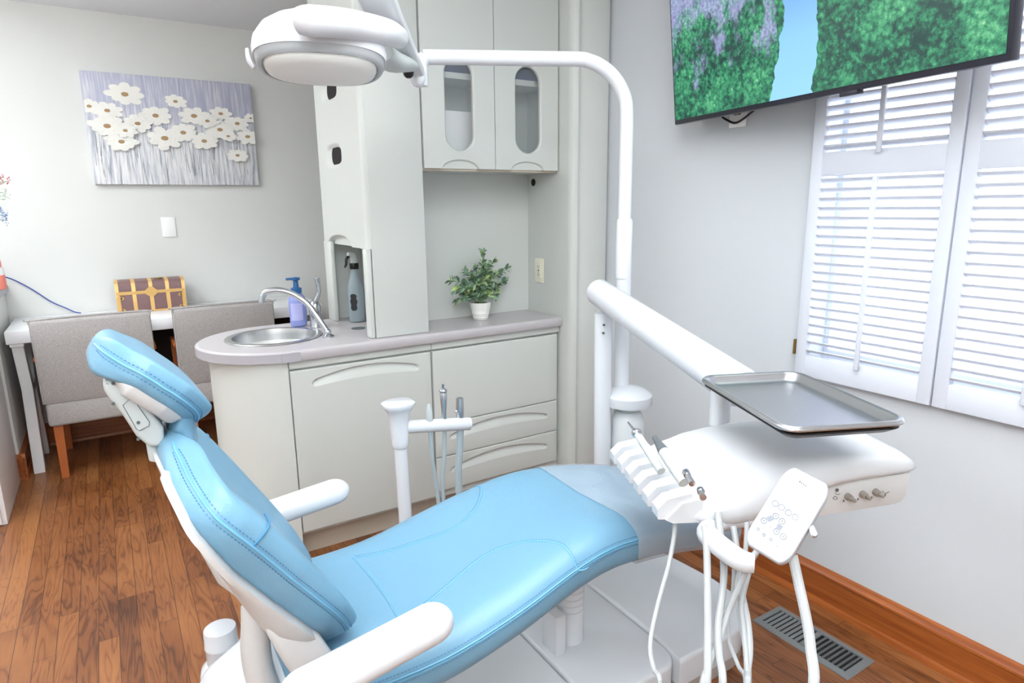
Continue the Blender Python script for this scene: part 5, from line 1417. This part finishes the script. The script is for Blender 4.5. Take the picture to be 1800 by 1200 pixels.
# steel tray
tc0 = [RZ(.968, *p) for p in ((1231, 662), (1397, 650), (1601, 739), (1383, 751))]
tcen = sum(tc0, Vector())/4
tu = ((tc0[3]-tc0[0])+(tc0[2]-tc0[1])).normalized(); tvv = Vector((-tu.y, tu.x, 0)); 
if tvv.dot(tc0[1]-tc0[0]) < 0: tvv = -tvv
TL = ((tc0[3]-tc0[0]).length+(tc0[2]-tc0[1]).length)/4; TWd = (abs((tc0[1]-tc0[0]).dot(tvv))+abs((tc0[2]-tc0[3]).dot(tvv)))/4
ty = thing('instrument_tray', 'rectangular stainless steel tray above the delivery unit', 'tray', (tcen.x, tcen.y, .95))
def tr(l, w_, z, r_): return [tcen+tu*a+tvv*b_+Vector((0, 0, z-.968)) for a, b_ in rrect(2*l, 2*w_, r_, 8)]
TLs, TWs = TL+.004, TWd+.004
rs = [tr(TLs-.030, TWs-.030, .948, .020), tr(TLs-.022, TWs-.022, .949, .024), tr(TLs-.016, TWs-.016, .953, .028), tr(TLs-.010, TWs-.010, .965, .030), tr(TLs-.007, TWs-.007, .968, .032), tr(TLs-.003, TWs-.003, .9685, .034), tr(TLs, TWs, .966, .036), tr(TLs+.001, TWs+.001, .962, .036), tr(TLs, TWs, .959, .036), tr(TLs-.003, TWs-.003, .960, .034), tr(TLs-.008, TWs-.008, .959, .030), tr(TLs-.018, TWs-.018, .9470, .026), tr(TLs-.03, TWs-.03, .9455, .020)]
obj('tray_pan', MB().rings(rs), 'tray', ty, smooth=40)
q = MB(); ro = [tr(TLs-.02, TWs-.02, .9445, .02), tr(TLs-.001, TWs-.001, .9575, .034), tr(TLs-.001, TWs-.001, .9545, .034), tr(TLs-.02, TWs-.02, .938, .02)]
q.rings([tr(TLs-.022, TWs-.022, .9445, .02), tr(TLs-.006, TWs-.006, .9545, .03), tr(TLs-.006, TWs-.006, .951, .03), tr(TLs-.022, TWs-.022, .940, .02)])
obj('tray_holder', q, 'black', du)['label'] = 'dark tray support frame'

# handpieces
sy0 = RD(1.42, 1106, 744); sy1 = hp(.025, -.03, .80)
sp0 = RD(1.43, 1113, 752); sp1 = RD(1.36, 1152, 812)
syr = thing('air_water_syringe', 'metal-tipped air water syringe in the rearmost instrument fork', 'dental instrument', sp1)
obj('syringe_body', MB().tube([sp0.lerp(sp1, .22), sp0.lerp(sp1, .5), sp0.lerp(sp1, 1.0), sp1+(sp1-sp0)*.25], [.008, .0085, .0095, .009], n=16), 'greyp', syr)
q = MB(); q.ball(sp0.lerp(sp1, .16), .011, 8)
c_ = sp0.lerp(sp1, .16)+Vector((-.001, -.008, .006)); q.cyl(c_, c_+Vector((-.002, -.005, .004)), .004, n=12)
obj('syringe_head', q, 'chrome', syr)
obj('nozzle', MB().tube([sp0.lerp(sp1, .12), RD(1.45, 1104, 742)], [.0035, .0022], n=10, smooth=0), 'chrome', syr)
b0 = RD(1.32, 1150, 768); b1 = RD(1.24, 1203, 848)
hpz = thing('handpiece', 'black-tipped white handpiece lying in the second instrument fork', 'dental instrument', b1)
obj('handle_body', MB().tube([b0.lerp(b1, .33), b0.lerp(b1, .6), b1], [.0112, .0118, .011], n=18, smooth=0), 'greyp', hpz)
obj('tip_sleeve', MB().tube([b0, b0.lerp(b1, .06), b0.lerp(b1, .34)], [.0045, .0055, .0115], n=18, smooth=0), 'dgrey', hpz)
for (pa_, pb_, lab) in (((1205, 829), (1217, 850), 'empty metal hose coupling in the third instrument fork'), ((1231, 861), (1236, 874), 'empty metal hose coupling in the frontmost instrument fork')):
    c0_, c1_ = RD(1.18, *pa_), RD(1.155, *pb_)
    k_ = thing('hose_coupling', lab, 'dental instrument', c1_)
    obj('coupling_ring', MB().tube([c0_, c0_.lerp(c1_, .3)], [.0068, .0068], n=16, smooth=0), 'chrome', k_)
    obj('coupling_body', MB().tube([c0_.lerp(c1_, .3), c1_], [.0052, .006], n=16, smooth=0), 'steel', k_)
# hoses
def hose(px_pts, rad_, label, m_='hose', part=None):
    pts = [RD(d_+.11, a, b_) for a, b_, d_ in px_pts]; rad_ *= .93
    last = pts[-1]
    pts.append(Vector((last.x+.01, last.y+.02, max(.02, last.z-.18)))) if last.z > .25 else None
    o = obj('hose', MB().tube(pts, rad_, n=10), m_, du)
    return o
hose([(1182, 868, 1.26), (1187, 920, 1.26), (1176, 990, 1.25), (1157, 1060, 1.24), (1143, 1130, 1.23), (1149, 1175, 1.22), (1160, 1205, 1.2)], .0048, '')
hose([(1238, 925, 1.22), (1242, 960, 1.2), (1244, 1050, 1.18), (1244, 1130, 1.16), (1242, 1210, 1.14)], .0072, '')
hose([(1262, 900, 1.24), (1272, 990, 1.22), (1270, 1040, 1.2), (1262, 1100, 1.18), (1264, 1150, 1.16), (1270, 1210, 1.14)], .0070, '')
hose([(1335, 960, 1.18), (1318, 990, 1.18), (1295, 1040, 1.19), (1278, 1080, 1.2), (1262, 1130, 1.18), (1246, 1170, 1.16), (1234, 1210, 1.14)], .0062, '')
hose([(1289, 925, 1.26), (1298, 985, 1.25), (1304, 1040, 1.25), (1314, 1090, 1.24), (1318, 1140, 1.22), (1314, 1180, 1.2), (1312, 1210, 1.18)], .0064, '')
hose([(1313, 918, 1.26), (1309, 980, 1.25), (1296, 1020, 1.25), (1300, 1080, 1.25), (1310, 1140, 1.23), (1316, 1210, 1.2)], .0050, '')
hose([(1290, 1000, 1.28), (1288, 1040, 1.27), (1280, 1085, 1.26), (1283, 1130, 1.25), (1298, 1170, 1.22), (1310, 1205, 1.2)], .0040, '')
hose([(1318, 1000, 1.24), (1304, 1060, 1.24), (1308, 1110, 1.23), (1312, 1210, 1.2)], .0052, '')
tc_ = MB().tube([RD(1.045, 1393, 975), RD(1.05, 1405, 1030), RD(1.05, 1418, 1090), RD(1.05, 1425, 1140), RD(1.04, 1427, 1215), RD(1.04, 1427, 1215)+Vector((.02, .05, -.12))], .0072, n=10)
obj('pad_cable', tc_, 'hose', tp)

# water bottle with mushroom cap
bcx = RY(YP, 1103, 690); bx_, by_ = 1.535, YP-.03
bx_ = RY(YP-.03, 1104, 700).x
wb = thing('water_bottle', 'frosted clean-water bottle hanging under a white domed cap beside the post', 'bottle', (bx_, by_, .42))
zc = RY(by_, 1104, 709).z
obj('cap', MB().lathe([(.030, -.004), (.0825, 0), (.084, .004), (.084, .034), (.079, .041), (.060, .053), (.040, .061), (.015, .065), (.001, .066)], (bx_, by_, zc), n=40), 'enamel', wb)
obj('bracket', MB().box(PXD+.02, bx_-.02, by_-.018, by_+.03, zc+.004, zc+.028, .004), 'enamel', wb)
obj('neck_ring', MB().lathe([(.037, 0), (.042, -.003), (.042, -.010), (.038, -.014), (.040, -.02), (.036, -.026)], (bx_, by_, zc), n=32), 'greyp', wb)
zb_ = RY(by_, 1103, 830).z
zb_ = min(zb_, zc-.24)
obj('bottle_body', MB().lathe([(.036, zc-.024-zb_), (.050, zc-.034-zb_), (.058, zc-.055-zb_), (.060, zc-.075-zb_), (.063, .09), (.062, .04), (.060, .035), (.060, -.02), (.05, -.03)], (bx_, by_, zb_), n=36), 'clearw', wb)

# assistant's arm
YA = 1.80
at_ = RY(YA, 698, 712)
aa = thing('assistant_instrument_stand', 'white assistant instrument arm with funnel head behind the chair', 'dental unit', (at_.x+.005, YA, 0))
ax0 = RY(YA, 706, 800).x
hr0 = RY(YA, 700, 770)
obj('post', MB().cyl((ax0+.008, YA, .0), (ax0-.002, YA, hr0.z), .0215, n=24), 'enamel', aa)
obj('foot', MB().lathe([(.08, 0), (.08, .008), (.03, .02)], (ax0+.008, YA, 0), n=28), 'enamel', aa)
ft = RY(YA, 697, 708).z
obj('post_joint', MB().lathe([(.024, hr0.z-.03), (.0285, hr0.z-.02), (.0275, hr0.z+.0)], (ax0-.002, YA, 0), n=24), 'enamel', aa)
rs = []
for z, w_, d_ in ((hr0.z, .026, .026), (hr0.z+.045, .027, .026), (ft-.035, .031, .030), (ft-.018, .042, .038), (ft-.008, .050, .044), (ft, .050, .044), (ft+.004, .044, .038)):
    rs.append([Vector((ax0-.003, YA, z))+Vector((w_*a, d_*b_, 0)) for a, b_ in rrect(2, 2, .75, 5)])
obj('funnel_head', MB().rings(rs), 'enamel', aa, smooth=50)
q0, q1 = RY(YA, 722, 748), RY(YA-.02, 826, 744)
obj('holder_bar', MB().cyl(q0-Vector((.02, 0, 0)), q1, .0205, .0215, 24, bev=.003), 'enamel', aa)
for k, (xt, yt, yb_, kind) in enumerate(((755, 710, 738, 0), (781, 676, 738, 1), (809, 697, 738, 2))):
    c_ = RY(YA-.01, xt, 742); tp0 = RY(YA-.01, xt, yt)
    lab = ('clear saliva ejector valve, leftmost of three in the assistant arm', 'slim steel syringe, tallest of three in the assistant arm', 'steel suction valve, rightmost of three in the assistant arm')[k]
    it = thing(('saliva_ejector', 'assistant_syringe', 'suction_valve')[k], lab, 'dental instrument', c_)
    H_ = tp0.z-c_.z
    if kind == 0: obj('valve_body', MB().lathe([(.010, 0), (.012, .01), (.011, H_*.6), (.004, H_)], c_, n=18), 'greyp', it)
    if kind == 1:
        obj('syringe_handle', MB().lathe([(.008, 0), (.008, H_*.3), (.011, H_*.6), (.012, H_*.75), (.010, H_*.8)], c_, n=18), 'steel', it)
        q = MB().ball(c_+Vector((0, 0, H_*.84)), .013, 8, sc=(1, 1, .7)); q.cyl(c_+Vector((0, 0, H_*.85)), c_+Vector((0, 0, H_*1.02)), .004, n=10); obj('syringe_head', q, 'chrome', it)
    if kind == 2:
        q = MB().lathe([(.012, 0), (.013, H_*.4), (.0135, H_*.5), (.012, H_*.95), (.008, H_*.97)], c_, n=18); q.ball(c_+Vector((-.013, 0, H_*.45)), .006, 6); obj('valve_body', q, 'steel', it)
    hh_ = MB(); bt = RY(YA, (768, 778, 806)[k], (860, 860, 850)[k]); hh_.tube([c_-Vector((0, 0, .015)), c_.lerp(bt, .5)+Vector(((-.004, .003, 0)[k], 0, 0)), bt, bt+Vector((.02, 0, -.25))], (.0065, .007, .012)[k], n=10)
    obj('hose', hh_, 'hose2', it)
print('objects', len(bpy.data.objects))
